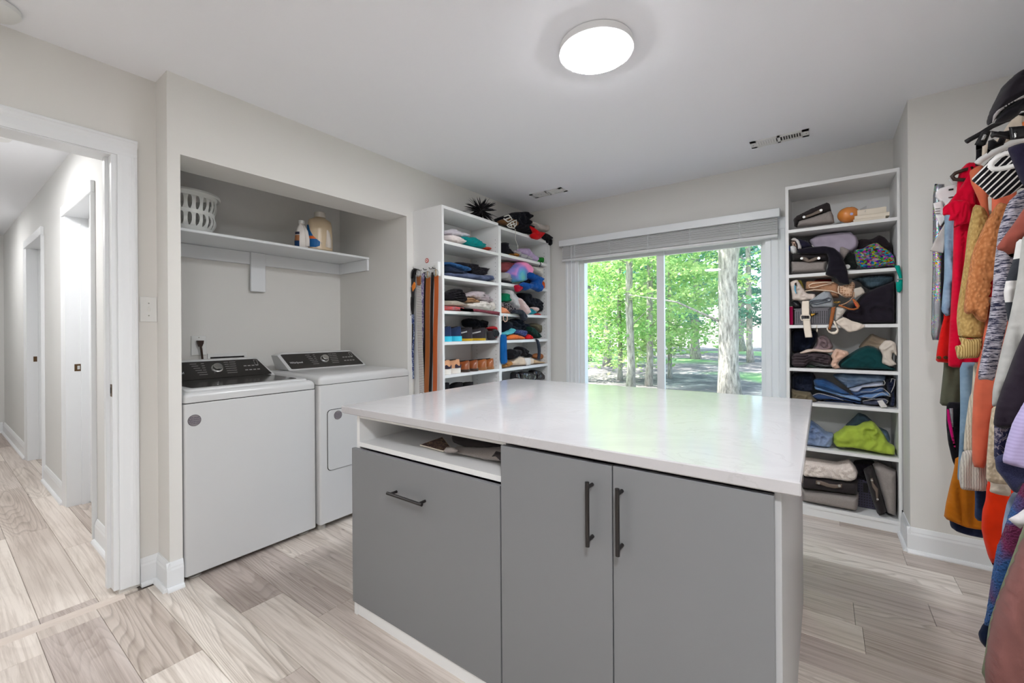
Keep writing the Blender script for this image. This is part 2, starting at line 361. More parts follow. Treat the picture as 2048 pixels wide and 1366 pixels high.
# baseboards
def baseboard(name, p, q, nrm, ext0=0, ext1=0, h=.105, shoe=True):
    """p,q floor points on the wall line, nrm pointing into the room"""
    p, q, n = Vector((*p, 0)), Vector((*q, 0)), Vector((*nrm, 0)); d = (q-p).normalized(); p = p-d*ext0; q = q+d*ext1
    prof = [(0, 0), (.014, 0), (.014, h*.72), (.011, h*.80), (.011, h*.84), (.006, h*.96), (.004, h), (0, h)]
    def ex(prof, nm, par):
        k = len(prof); v = [e+n*a+Vector((0, 0, z)) for e in (p, q) for a, z in prof]
        mb = MB().add(v, [tuple(range(k)), tuple(range(k, 2*k))[::-1]]+[(i, (i+1) % k, k+(i+1) % k, k+i) for i in range(k)]); return mb.build(nm, TRIM, par)
    b = struct(ex(prof, name, None))
    if shoe: ex([(.014, 0), (.030, 0), (.030, .006), (.026, .014), (.018, .019), (.014, .019)], 'shoe_moulding', b)
    return b
baseboard('baseboard_pier_side', (XD, .678), (XW, .678), (0, -1), 0, .0132, h=.1295)
baseboard('baseboard_pier', (XW, .678), (XW, .729), (1, 0), .0146, 0, h=.13)
baseboard('baseboard_door_side', (XD, .606), (XD, .678), (1, 0), h=.13)
baseboard('baseboard_right', (XJ, YJ), (XR, YJ), (0, -1), .0146, 0, h=.135)
baseboard('baseboard_jog', (XJ, YJ), (XJ, 3.36), (-1, 0), .0132, 0, h=.1345)
baseboard('baseboard_back', (-2.17, YB), (-.2, YB), (0, -1), h=.13)
baseboard('baseboard_hall_near', (-3.42, .595), (-2.78, .595), (0, -1), h=.13)
baseboard('baseboard_hall_middle', (-5.20, .595), (-4.35, .595), (0, -1), h=.13)
baseboard('baseboard_hall_far', (-8.19, .595), (-6.24, .595), (0, -1), h=.13)
baseboard('baseboard_hall_end', (-8.2, .58), (-8.2, -.42), (1, 0), h=.13)
# ------------------------------------------------------------ window
win = struct(MB().box(ox0, ox0+.035, YB+.03, YB+.13, oz0+.04, oz1-.04).box(ox1-.03, ox1, YB+.03, YB+.13, oz0+.04, oz1-.04).box(ox0, ox1, YB+.03, YB+.13, oz1-.04, oz1).box(ox0, ox1, YB+.03, YB+.13, oz0, oz0+.04).build('window_1', TRIM))
cs = -1.13
def sash(x0, x1, y0, nm, w0, w1):
    mb = MB().box(x0, x0+w0, y0, y0+.035, oz0+.04, oz1-.04).box(x1-w1, x1, y0, y0+.035, oz0+.04, oz1-.04).box(x0+w0, x1-w1, y0, y0+.035, oz0+.04, oz0+.09).box(x0+w0, x1-w1, y0, y0+.035, oz1-.09, oz1-.04)
    s = mb.build(nm, TRIM, win); box('pane', x0+w0, x1-w1, y0+.014, y0+.018, oz0+.09, oz1-.09, GLASS, s); return s
sash(ox0+.035, cs+.03, YB+.035, 'sash', .012, .062)
sash(cs-.03, ox1-.03, YB+.075, 'sash', .045, .014)
for nm, x0, x1, s in (('casing', ox0-.125, ox0+.006, 1), ('casing', ox1-.006, ox1+.14, -1)):
    mb = MB(); L = x1-x0
    pr = [(0, 0), (0, .022), (.12, .022), (.16, .014), (.38, .014), (.42, .018), (.46, .014), (.7, .014), (.74, .017), (.78, .012), (1, .010), (1, 0)]
    mb.prism([((x0+a*L) if s == 1 else (x1-a*L), YB-b) for a, b in pr], 'z', .2, 2.0); mb.build(nm, TRIM, win)
box('head_casing', ox0-.125, ox1+.14, YB-.02, YB, 1.945, 2.03, TRIM, win, .003)
box('window_stool', ox0-.14, ox1+.145, YB-.04, YB+.03, oz0-.03, oz0, TRIM, win, .004)
box('apron', ox0-.12, ox1+.13, YB-.018, YB, oz0-.11, oz0-.03, TRIM, win, .003)
bl = thing('window_blind', 'white slatted blind drawn up under its valance over the window', 'blind', (-1.15, 3.66, 2.03))
box('valance', -2.062, -.243, 3.624, 3.636, 2.022, 2.082, TRIM, bl, .002)
box('valance_return', -2.062, -2.05, 3.636, 3.712, 2.022, 2.082, TRIM, bl); box('valance_return', -.255, -.243, 3.636, 3.712, 2.022, 2.082, TRIM, bl)
box('head_rail', -2.03, -.255, 3.65, 3.70, 2.02, 2.07, TRIM, bl)
SLAT = paint('blind_slat', (214, 214, 214), .5)
for i in range(15):
    z = 1.925+i*.0062; dy = .0025*math.sin(i*2.1)
    mb = MB().bbox(-2.035, -.258, 3.642+dy, 3.69+dy, z-.0018, z+.0018, .0008); o = mb.build('slat', SLAT, bl)
for i in range(4):
    z = 1.905-.0+i*.005; box('bottom_slat', -2.035, -.258, 3.640, 3.692, z-.0016, z+.0016, SLAT, bl)
box('bottom_rail', -2.038, -.256, 3.640, 3.694, 1.878, 1.899, SLAT, bl, .003)
for x in (-1.90, -1.55, -1.20, -.86, -.50):
    mb = MB()
    for q in range(9): mb.tube([(x-.016+.004*(q % 2), 3.637, 1.90+q*.014), (x, 3.633, 1.905+q*.014), (x+.016-.004*(q % 2), 3.637, 1.90+q*.014)], .0016, 5)
    mb.tube([(x, 3.638, 1.88), (x, 3.638, 2.02)], .0018, 5); mb.build('ladder_cord', TRIM, bl)
MB().tube([(-1.93, 3.628, 2.02), (-1.93, 3.628, 1.62), (-1.932, 3.628, 1.24)], .0024, 6).build('cord', TRIM, bl)
MB().lathe([(.002, 0), (.005, .004), (.006, .03), (.003, .04)], (-1.932, 3.628, 1.20), 8).build('cord_tassel', PLAST, bl)
# ------------------------------------------------------------ ceiling things
LX, LY = -.785, 1.715
cl = thing('ceiling_light', 'round flush white ceiling light, switched on, above the island', 'light', (LX, LY, H))
MB().lathe([(.150, -.001), (.155, -.003), (.158, -.030), (.158, -.034), (.148, -.036)], (LX, LY, H), 64).build('housing', paint('lamp_ring', (235, 235, 235), .4), cl, True, 40)
MB().lathe([(.1475, -.0345), (.147, -.0385), (.142, -.040), (.01, -.0405)], (LX, LY, H), 64).build('diffuser', emit('lamp_emission', (.95, .975, 1), LAMP), cl, True)
for rx, ry, rs_, lb in ((-1.75, -1.6, .34, 'added round flush white ceiling light, unseen behind the camera, nearer the doorway'), (.38, -.40, 1.15, 'added round flush white ceiling light, unseen behind the camera, nearer the clothes rod')):  # both lamps added out of view to fill the room with light
    c2 = thing('ceiling_light', lb, 'light', (rx, ry, H)); MB().lathe([(.150, -.001), (.158, -.030), (.158, -.034), (.148, -.036)], (rx, ry, H), 40).build('housing', paint('lamp_ring', (235, 235, 235), .4), c2, True, 40); MB().lathe([(.1475, -.0345), (.142, -.040), (.01, -.0405)], (rx, ry, H), 40).build('diffuser', emit('added_rear_emission', (.95, .975, 1), REAR*rs_), c2, True)
def vent(name, label, cx, cy, L, Wd, lit):
    v = thing(name, label, 'vent', (cx, cy, H), 'ceiling air vents')
    x0, x1, y0, y1 = cx-L/2, cx+L/2, cy-Wd/2, cy+Wd/2
    MB().box(x0, x1, y0, y0+.022, H-.006, H-.0005).box(x0, x1, y1-.022, y1, H-.006, H-.0005).box(x0, x0+.035, y0, y1, H-.006, H-.0005).box(x1-.035, x1, y0, y1, H-.006, H-.0005).box(cx-.008, cx+.008, y0, y1, H-.006, H-.0005).build('frame', PLAST, v)
    box('duct', x0+.036, x1-.036, y0+.0225, y1-.0225, H-.0009, H-.0002, HOLE, v)
    for k in range(18):
        x = x0+.040+(L-.080)*k/17
        if abs(x-cx) < .01: continue
        if lit and x < cx: mb = MB().box(x-.0065, x+.0065, y0+.02, y1-.02, H-.0045, H-.0035)
        else: mb = MB().add([(x-.003, y0+.02, H-.0055), (x-.003, y1-.02, H-.0055), (x+.003, y1-.02, H-.001), (x+.003, y0+.02, H-.001), (x-.002, y0+.02, H-.0055), (x-.002, y1-.02, H-.0055), (x+.004, y1-.02, H-.001), (x+.004, y0+.02, H-.001)], [(0, 1, 2, 3), (4, 7, 6, 5), (0, 4, 5, 1), (2, 6, 7, 3), (0, 3, 7, 4), (1, 5, 6, 2)])
        mb.build('slat', PLAST, v)
    for x in (x0+.014, x1-.014): MB().lathe([(.003, 0), (.003, -.0015), (.001, -.002)], (x, cy, H-.006), 10).build('screw', paint('screw_grey', (120, 118, 114), .5), v)
vent('ceiling_vent', 'white louvred ceiling vent above the tall shelf right of the window', -.22, 3.26, .32, .115, True)
vent('ceiling_vent', 'white louvred ceiling vent in the far left corner above the clothes shelves', -1.97, 3.28, .33, .115, True)
sm = thing('smoke_detector', 'round white smoke detector on the ceiling above the doorway', 'detector', (-2.50, .155, H))
MB().lathe([(.062, 0), (.075, -.004), (.076, -.022), (.064, -.036), (.03, -.044), (.01, -.045)], (-2.50, .155, H), 32).build('body', PLAST, sm, True, 40)
MB().lathe([(.066, -.031), (.069, -.030), (.069, -.027)], (-2.50, .155, H), 32).build('grille', HOLE, sm)
sm2 = thing('smoke_detector', 'small round white detector on the hallway ceiling', 'detector', (-4.10, .28, H))
MB().lathe([(.05, 0), (.055, -.004), (.055, -.02), (.045, -.032), (.01, -.035)], (-4.10, .28, H), 28).build('body', PLAST, sm2, True, 40)
h2 = thing('added_hallway_light', 'added round white flush light, unseen, far down the hallway ceiling', 'light', (-6.6, -.12, H))  # added out of view to brighten the far hall wall
MB().lathe([(.14, 0), (.145, -.004), (.145, -.04), (.135, -.042)], (-6.6, -.12, H), 40).build('housing', PLAST, h2, True, 40)
MB().lathe([(.134, -.0415), (.13, -.046), (.01, -.047)], (-6.6, -.12, H), 40).build('diffuser', emit('added_hall_emission', (1, .99, .99), HALL*.6), h2, True)
hl = thing('added_hallway_light', 'added round white flush light, unseen, on the hallway ceiling', 'light', (-3.9, -.12, H))  # added out of view to light the near hallway
MB().lathe([(.14, 0), (.145, -.004), (.145, -.04), (.135, -.042)], (-3.9, -.12, H), 40).build('housing', PLAST, hl, True, 40)
MB().lathe([(.134, -.0415), (.13, -.046), (.01, -.047)], (-3.9, -.12, H), 40).build('diffuser', emit('added_hall_emission', (1, .99, .99), HALL), hl, True)
# switch
sw = thing('light_switch', 'white single toggle light switch beside the door casing', 'switch', (XD, .645, 1.32))
box('plate', XD, XD+.006, .611, .677, 1.262, 1.383, PLAST, sw, .002)
MB().prism([(XD+.006, 1.312), (XD+.006, 1.334), (XD+.018, 1.336), (XD+.017, 1.328)], 'y', .640, .649).build('toggle', PLAST, sw)
for z in (1.292, 1.352): MB().tube([(XD+.005, .6445, z), (XD+.0075, .6445, z)], .003, 8).build('screw', CHROME, sw)
# ------------------------------------------------------------ laundry niche
SH = box('laundry_shelf', XNB, -2.935, .73, 2.107, 1.789, 1.806, TRIM, None, .003)
tag(SH, 'long white painted shelf across the laundry niche', 'shelf')
cl_ = thing('shelf_support', 'white wooden cleats and centre bracket under the laundry shelf', 'shelf support', (XNB, 1.4, 1.7))
box('back_cleat', XNB, XNB+.019, .73, 2.107, 1.700, 1.788, TRIM, cl_, .002)
box('side_cleat', XNB+.02, -2.94, 2.088, 2.107, 1.700, 1.788, TRIM, cl_, .002)
box('bracket_plate', XNB+.02, XNB+.036, 1.385, 1.487, 1.505, 1.788, TRIM, cl_, .004)
# outlet, plug, washer box
ol = thing('wall_outlet', 'white outlet plate above the washing machine', 'outlet', (XNB, 1.076, 1.12))
box('plate', XNB, XNB+.006, 1.033, 1.119, 1.060, 1.190, PLAST, ol, .002)
MB().tube([(XNB+.005, 1.076, 1.178), (XNB+.0075, 1.076, 1.178)], .003, 8).build('screw', CHROME, ol)
pc = thing('power_cord', 'dark brown plug and cord in the outlet above the washing machine', 'cord', (XNB+.01, 1.08, 1.12))
BROWNP = paint('plug_brown', (52, 34, 26), .5)
MB().prism([(1.062, 1.158), (1.096, 1.158), (1.094, 1.140), (1.086, 1.118), (1.072, 1.118), (1.064, 1.142)], 'x', XNB+.006, XNB+.034).build('plug', BROWNP, pc)
MB().tube([(XNB+.022, 1.08, 1.125), (XNB+.026, 1.083, 1.10), (XNB+.024, 1.09, 1.03), (XNB+.02, 1.09, .90)], .0065, 8).build('cord', BROWNP, pc)
wb = thing('washer_valve_box', 'white recessed hose valve box behind the washing machine', 'valve box', (XNB, 1.22, 1.03))
MB().box(XNB, XNB+.008, 1.125, 1.367, 1.045, 1.068).box(XNB, XNB+.008, 1.125, 1.14, .93, 1.045).box(XNB, XNB+.008, 1.35, 1.367, .93, 1.045).box(XNB, XNB+.008, 1.125, 1.367, .93, .95).build('frame', PLAST, wb)
box('recess', XNB, XNB+.002, 1.14, 1.35, .95, 1.045, HOLE, wb)
for y in (1.02, 1.065, 1.10):
    h = thing('hose_valve', {1.02: 'silver hose coupling at the left behind the washing machine', 1.065: 'brass hose valve behind the washing machine', 1.10: 'copper coloured hose end behind the washing machine'}[y], 'valve', (XNB+.05, y, 1.0))
    MB().tube([(XNB+.045, y, .98), (XNB+.045, y, 1.03)], .010, 8).build('body', {1.02: CHROME, 1.065: BRASS, 1.10: paint('copper', (180, 120, 80), .4, .5, .8)}[y], h)
    MB().tube([(XNB+.0, y, 1.0), (XNB+.045, y, 1.0)], .006, 8).build('stub', CHROME, h)
    MB().tube([(XNB+.045, y, 1.0), (XNB+.05, y, .8)], .008, 8).build('hose', HOLE, h)
def textobj(s, size, name, mat, parent, origin, xdir, ydir, depth=.0008):
    cu = bpy.data.curves.new(name, 'FONT'); cu.body = s; cu.size = size; cu.extrude = depth/2; cu.align_x = 'CENTER'; cu.align_y = 'CENTER'; cu.resolution_u = 2
    to = bpy.data.objects.new(name, cu); C.objects.link(to); dg = bpy.context.evaluated_depsgraph_get(); me = bpy.data.meshes.new_from_object(to.evaluated_get(dg)); bpy.data.objects.remove(to)
    xd, yd = Vector(xdir).normalized(), Vector(ydir).normalized(); zd = xd.cross(yd); o0 = Vector(origin)
    vs = [o0+xd*v.co.x+yd*v.co.y+zd*v.co.z for v in me.vertices]; fs = [tuple(p.vertices) for p in me.polygons]
    return obj(name, vs, fs, mat, parent)
TXT = paint('light_print', (205, 205, 205), .5); TXTG = paint('grey_print', (150, 148, 145), .5)
def rounded(poly, r, n=5):
    out = []; m = len(poly)
    for i in range(m):
        p0, p, p1 = Vector(poly[i-1]), Vector(poly[i]), Vector(poly[(i+1) % m]); a = (p0-p); b = (p1-p)
        rr = min(r, a.length*.45, b.length*.45); a = p+a.normalized()*rr; b = p+b.normalized()*rr
        for k in range(n+1):
            t = k/n; out.append(tuple(a*(1-t)**2+p*2*t*(1-t)+b*t*t))
    return out
def rbox(name, x0, x1, y0, y1, z0, z1, rxy, rtop, mat, parent, bot=.002):
    """box with vertical corners rounded by rxy and a rounded top edge"""
    pl = rounded([(x0, y0), (x1, y0), (x1, y1), (x0, y1)], rxy, 6); cx_, cy_ = (x0+x1)/2, (y0+y1)/2; hx_, hy_ = (x1-x0)/2, (y1-y0)/2
    rings = [(bot, z0), (0, z0+bot)]+[(rtop*(1-math.cos(a*math.pi/12)), z1-rtop+rtop*math.sin(a*math.pi/12)) for a in range(0, 7)]
    v = []; f = []; n = len(pl)
    for ins, z in rings: v += [(cx_+(p[0]-cx_)*(hx_-ins)/hx_, cy_+(p[1]-cy_)*(hy_-ins)/hy_, z) for p in pl]
    for i in range(len(rings)-1): f += [(i*n+q, i*n+(q+1) % n, (i+1)*n+(q+1) % n, (i+1)*n+q) for q in range(n)]
    f += [tuple(range(n))[::-1], tuple((len(rings)-1)*n+q for q in range(n))]
    return MB().add(v, f).build(name, mat, parent, True, 35)
def console(t, y0, dz, deck):
    """slanted control console; y0 = left end of the machine"""
    A = Vector((-2.985, 0, .935+dz)); Bv = Vector((-3.085, 0, 1.040+dz)); up_ = (Bv-A).normalized(); n = Vector((-up_.z, 0, up_.x))*-1
    L = (Bv-A).length
    def P(u, s, off=0): return A+Vector((0, y0+u, 0))+up_*(s*L)+n*off
    outer = [(.045, -.04), (.012, .95), (.06, 1.10), (.585, 1.10), (.66, -.04)]
    fr = [P(u, s) for u, s in rounded(outer, .03)]; bk = [Vector((-3.17, p.y+(.0), p.z-(.0 if p.z > 1 else 0))) for p in fr]; k = len(fr)
    MB().add(fr+bk, [tuple(range(k)), tuple(range(k, 2*k))[::-1]]+[(i, k+i, k+(i+1) % k, (i+1) % k) for i in range(k)]).build('console', ENAMEL, t)
    poly = rounded([(.066, .04), (.034, .99), (.585, .99), (.642, .04)], .028)
    a = [P(u, s, .0) for u, s in poly]; b = [P(u, s, .003) for u, s in poly]; k = len(a)
    cp = MB().add(a+b, [tuple(range(k))[::-1], tuple(range(k, 2*k))]+[(i, (i+1) % k, k+(i+1) % k, k+i) for i in range(k)]).build('control_panel', PANELB, t)
    c = P(.338, .56, .003); mb = MB(); seg = 28
    e1 = Vector((0, 1, 0)); e2 = up_
    prof = [(.033, 0), (.031, .004), (.025, .006), (.0245, .022), (.022, .025), (.003, .025)]; v = []
    for r, h in prof: v += [c+(e1*math.cos(q*2*math.pi/seg)+e2*math.sin(q*2*math.pi/seg))*r+n*h for q in range(seg)]
    mb.add(v, [(i*seg+q, i*seg+(q+1) % seg, (i+1)*seg+(q+1) % seg, (i+1)*seg+q) for i in range(len(prof)-1) for q in range(seg)]+[tuple((len(prof)-1)*seg+q for q in range(seg))])
    mb.build('dial', CHROME, t, True, 35)
    textobj('Whirlpool', .022, 'lettering', TXT, cp, P(.118, .42, .0036), (0, 1, 0), up_)
    mb = MB()
    for k_, s in enumerate((.86, .74, .62, .50, .38, .26)):
        for u, wd in ((.205+k_*.006, .042), (.262, .02), (.385, .03), (.415-.002*k_, .045)):
            if abs(u+wd-.338) < .03 and .3 < s < .8: continue
            a_ = P(u, s, .0034); mb.add([a_, a_+e1*wd*.8, a_+e1*wd*.8+e2*.0028, a_+e2*.0028], [(0, 1, 2, 3)])
    for r_ in range(2):
        for q in range(4):
            a_ = P(.49+q*.024, .34+r_*.24, .0034); mb.add([a_, a_+e1*.017, a_+e1*.017+e2*.007, a_+e2*.007], [(0, 1, 2, 3)])
    mb.build('printed_legends', TXTG, cp, kind='stuff')
    mb = MB()
    for q in range(2):
        for (u0, u1, s0, s1) in ((.56, .58, .62, .65), (.56, .58, .9, .93), (.56, .563, .62, .93), (.578, .581, .62, .93)):
            mb.add([P(u0, s0, .0036), P(u1, s0, .0036), P(u1, s1, .0036), P(u0, s1, .0036)], [(0, 1, 2, 3)])
    mb.build('display_outline', TXTG, cp, kind='stuff')
def sticker(t, X, y, z, r=.028):
    s = MB().tube([(X, y, z), (X+.0008, y, z)], r, 28).build('sticker', paint('sticker_grey', (128, 122, 124), .5), t)
    s['label'] = 'round grey sticker with dark lettering'
    MB().tube([(X+.0006, y, z), (X+.0010, y, z)], r, 28).build('sticker_edge', paint('sticker_rim', (60, 52, 56), .5), s)
    MB().tube([(X+.0008, y, z), (X+.0014, y, z)], r*.93, 28).build('sticker_face', paint('sticker_grey', (128, 122, 124), .5), s)
    ink = paint('sticker_ink', (44, 36, 70), .5)
    for k, (tx, sz) in enumerate((('Wholesale', .0095), ('Refurbished', .0095), ('Warehouse', .0095), ('919-596-5457', .0095))): textobj(tx, sz*(.8 if k == 3 else 1), 'lettering', ink, s, (X+.0016, y, z+r*.48-k*r*.34), (0, 1, 0), (0, 0, 1), .0003)
# washer
ws = thing('washing_machine', 'white top-load washing machine with dark glass lid', 'washer', (-2.82, 1.065, 0))
WX = -2.484
rbox('body', -3.16, WX, .736, 1.396, .028, .862, .014, .003, ENAMEL, ws)
box('seam', -3.15, WX-.006, .742, 1.39, .862, .866, HOLE, ws)
rbox('top_deck', -3.16, WX, .736, 1.396, .866, .918, .02, .028, ENAMEL, ws)
lid = rbox('lid', -3.0, WX-.03, .752, 1.368, .905, .930, .03, .010, ENAMEL, ws)
gp = rounded([(-2.99, .79), (WX-.075, .79), (WX-.075, 1.325), (-2.99, 1.352)], .02, 4)
MB().prism(gp, 'z', .926, .9315).build('lid_glass', PANELB, lid)
console(ws, .735, -.008, 0); sticker(ws, WX, .779, .780)
for x, y in ((WX-.05, .79), (WX-.05, 1.34), (-3.1, .79), (-3.1, 1.34)):
    MB().lathe([(.010, 0), (.028, .002), (.030, .008), (.022, .014), (.008, .016), (.008, .03)], (x, y, 0), 20).build('foot', paint('foot_plastic', (176, 172, 166), .5), ws, True, 40)
# dryer
dr = thing('clothes_dryer', 'white clothes dryer right of the washing machine', 'dryer', (-2.8, 1.755, 0)); DX = -2.456
rbox('body', -3.16, DX, 1.404, 2.100, .040, .884, .014, .003, ENAMEL, dr)
box('seam', -3.15, DX-.006, 1.41, 2.094, .884, .887, HOLE, dr)
rbox('top_deck', -3.16, DX+.002, 1.402, 2.102, .887, .942, .022, .034, ENAMEL, dr)
console(dr, 1.442, .012, 0)
dp = rounded([(1.452, .355), (2.05, .355), (2.05, .730), (1.452, .730)], .028, 5)
MB().prism(dp, 'x', DX-.002, DX+.0006).build('door_gap', HOLE, dr)
dp2 = rounded([(1.4555, .3585), (2.0465, .3585), (2.0465, .7265), (1.4555, .7265)], .026, 5)
MB().prism(dp2, 'x', DX-.001, DX+.006).build('door', ENAMEL, dr)
sticker(dr, DX+.006, 1.522, .690, .027)
for x, y in ((DX-.05, 1.44), (DX-.05, 2.05), (-3.1, 1.44), (-3.1, 2.05)):
    MB().lathe([(.024, 0), (.026, .004), (.022, .03), (.02, .042)], (x, y, 0), 16).build('foot', paint('foot_plastic', (176, 172, 166), .5), dr, True, 40)
# laundry basket: 2 rows of oval slots, built as ribs between rings
lb = thing('laundry_basket', 'white slotted plastic laundry basket on the laundry shelf', 'basket', (-3.13, .935, 1.807))
def basket():
    bx, by, bz = -3.13, .935, 1.807; n = 26
    def R(z): return .135+.035*(z/.235)+.006*math.sin(z*26)
    MB().lathe([(.02, .003), (R(0)-.012, .003), (R(0), .010), (R(.03), .036), (R(.03)-.004, .036), (R(0)-.006, .012), (.02, .008)], (bx, by, bz), 52).build('base', PLAST, lb, True, 40)
    for nm, z0, z1 in (('middle_band', .108, .130), ('upper_band', .208, .232)):
        MB().lathe([(R(z0)-.003, z0), (R(z0)+.001, z0), (R(z1)+.001, z1), (R(z1)-.003, z1), (R(z0)-.003, z0)], (bx, by, bz), 52, cap=False).build(nm, PLAST, lb, True, 40)
    MB().lathe([(R(.23)-.003, .228), (R(.23)+.014, .220), (R(.23)+.018, .228), (R(.23)+.014, .240), (R(.23)-.002, .242), (R(.23)-.003, .228)], (bx, by, bz), 52, cap=False).build('rim', PLAST, lb, True, 40)
    for row, (z0, z1) in enumerate(((.034, .110), (.128, .210))):
        for k in range(n):
            a = 2*math.pi*(k+.5*row*0)/n; mb = MB(); pts = []; v = []
            m = 7
            for i in range(m):
                t = i/(m-1); z = z0+(z1-z0)*t; hw = (.0085+.007*(abs(2*t-1)**3))/R(z); bulge = .010*math.sin(t*math.pi)
                for s, rr in ((-1, R(z)+bulge), (1, R(z)+bulge), (1, R(z)+bulge-.004), (-1, R(z)+bulge-.004)):
                    v.append((bx+rr*math.cos(a+s*hw), by+rr*math.sin(a+s*hw), bz+z))
            f = [(i*4+q, i*4+(q+1) % 4, i*4+4+(q+1) % 4, i*4+4+q) for i in range(m-1) for q in range(4)]
            mb.add(v, f).build('rib', PLAST, lb, True, 50)
basket()
# detergent bottles
def bottle(t, cx, cy, z, prof, sx, sy, mat, n=28): return MB().lathe(prof, (cx, cy, z), n, sx, sy).build('bottle_body', mat, t, True, 45)
b1 = thing('detergent_bottle', 'small white bottle with a blue and brown label on the laundry shelf', 'bottle', (-2.99, 1.565, 1.807), rz=0)
bottle(b1, -2.99, 1.585, 1.807, [(.036, 0), (.044, .006), (.046, .06), (.040, .11), (.026, .150), (.018, .165), (.017, .172)], .75, 1, paint('bottle_white', (228, 222, 216), .35))
MB().lathe([(.019, 0), (.020, .002), (.019, .022), (.017, .024)], (-2.99, 1.585, 1.978), 20).build('cap', PLAST, b1, True, 40)
MB().tube([(-2.978, 1.592, 1.965), (-2.968, 1.604, 1.925), (-2.962, 1.608, 1.87), (-2.964, 1.610, 1.82)], [.010, .014, .018, .018], 10).build('grip', paint('bottle_white', (228, 222, 216), .35), b1, True)
lab = []
for nm, z0, z1, m_ in (('label_panel', .004, .045, paint('label_navy', (24, 58, 100), .5)), ('label_picture', .045, .085, paint('label_brown', (166, 112, 76), .5, bump=.4, bscale=60)), ('label_title', .090, .108, paint('label_dark', (50, 50, 70), .5))):
    v = []; n = 8
    for i in range(n+1):
        a = math.radians(-112+i*9)
        for z in (z0, z1):
            r = .0475 if z < .08 else .0435
            v.append((-2.99+r*.76*math.cos(a), 1.585+r*math.sin(a), 1.807+z))
    MB().add(v, [(2*i, 2*i+2, 2*i+3, 2*i+1) for i in range(n)]).build(nm, m_, b1)
b2 = thing('detergent_jug', 'large translucent jug with a blue and orange label on the laundry shelf', 'jug', (-3.0, 1.735, 1.807))
JUG = paint('jug_plastic', (206, 186, 156), .3, .5)
bottle(b2, -3.01, 1.735, 1.807, [(.08, 0), (.094, .008), (.093, .10), (.090, .19), (.082, .225), (.045, .245), (.035, .252)], .62, 1, JUG)
MB().lathe([(.038, 0), (.040, .003), (.038, .036), (.034, .038)], (-3.01, 1.735, 2.057), 24).build('cap', paint('cap_clear', (205, 200, 192), .25, .5), b2, True, 40)
MB().tube([(-2.972, 1.752, 1.985), (-2.967, 1.766, 1.94), (-2.966, 1.770, 1.89), (-2.970, 1.766, 1.835)], [.010, .018, .024, .030], 12).build('pour_spout', paint('spout_clear', (214, 205, 195), .3, .5), b2, True)
def wraplabel(nm, zs, amin, amax, mat, cx, cy, z, r, sx, par):
    v = []; k = len(zs)
    for (zz, f0, f1) in zs:
        for i in range(7):
            a = math.radians(amin+(amax-amin)*(f0+(f1-f0)*i/6)); v.append((cx+r*sx*math.cos(a), cy+r*math.sin(a), z+zz))
    return MB().add(v, [(j*7+i, j*7+i+1, j*7+8+i, j*7+7+i) for j in range(k-1) for i in range(6)]).build(nm, mat, par)
BL = paint('label_blue', (22, 96, 158), .45)
wraplabel('label_panel', [(.018, 0, .75), (.03, 0, .98), (.06, 0, 1), (.078, 0, .8)], -100, -20, BL, -3.01, 1.735, 1.807, .0955, .64, b2)
wraplabel('label_stripe', [(.078, 0, .8), (.098, 0, .62)], -100, -20, paint('label_orange', (226, 110, 40), .45), -3.01, 1.735, 1.807, .0955, .64, b2)
wraplabel('label_upper', [(.098, 0, .6), (.14, 0, .38), (.18, 0, .26)], -100, -20, BL, -3.01, 1.735, 1.807, .0955, .64, b2)
textobj('4.43 L', .018, 'lettering', TXT, b2, (-2.959, 1.700, 1.857), (.5, .6, 0), (0, 0, 1), .0005)
# ------------------------------------------------------------ island
isl = thing('kitchen_island', 'grey closet island with black bar pulls and an open shelf', 'island', (-.85, 1.7, 0)); isl.name = 'closet_island'
IX0, IX1, IY0, IY1 = -1.630, -.074, 1.118, 2.285; IT = .852
box('side_panel', IX0, IX0+.019, IY0-.016, IY1, 0, IT, MEL, isl); box('foot_block', IX0, IX0+.019, IY0-.034, IY0-.0165, 0, .048, MEL, isl); box('side_panel', IX1-.012, IX1, IY0-.016, IY1, .0, IT, GREY2, isl)
box('edge_strip', IX1-.013, IX1-.001, IY0-.019, IY0-.016, .04, IT, GREY2, isl)
box('back_panel', IX0+.019, IX1-.012, IY1-.018, IY1, .04, IT, MEL, isl)
box('bottom_panel', IX0+.019, IX1-.012, IY0, IY1-.018, .045, .063, MEL, isl)
box('divider', -.842, -.826, IY0-.016, IY1-.018, .063, IT, MEL, isl)
box('open_shelf', IX0+.019, -.842, IY0-.016, IY1-.3, .714, .733, MEL, isl)
box('shelf_back', IX0+.019, -.842, IY1-.32, IY1-.30, .733, IT, MEL, isl)
box('top_rail', IX0+.019, -.842, IY0-.014, IY0+.004, .836, IT, MEL, isl)
box('kick_board', IX0+.019, IX1-.012, IY0-.029, IY0-.013, 0, .048, MEL, isl)
def pull(par, a, b):
    a, b = Vector(a), Vector(b); y = a.y; pr = b-a
    h = MB().tube([a, b], .0058, 12).build('handle', BLACKM, par, True, 40); h['label'] = 'black bar pull'
    for t in (.09, .91):
        q = a+pr*t; MB().tube([q, q+Vector((0, .034, 0))], .0052, 10).build('post', BLACKM, h, True, 40)
FD = IY0-.018
tf = box('tilt_front', -1.640, -.838, FD-.018, FD, .050, .708, GREY, isl, .0015); pull(tf, (-1.362, FD-.05, .583), (-1.166, FD-.05, .583))
t1 = box('door', -.833, -.4585, FD-.018, FD, .050, .840, GREY, isl, .0015); pull(t1, (-.515, FD-.05, .622), (-.515, FD-.05, .796))
t2 = box('door', -.4555, -.086, FD-.018, FD, .050, .842, GREY, isl, .0015); pull(t2, (-.430, FD-.05, .622), (-.430, FD-.05, .796))
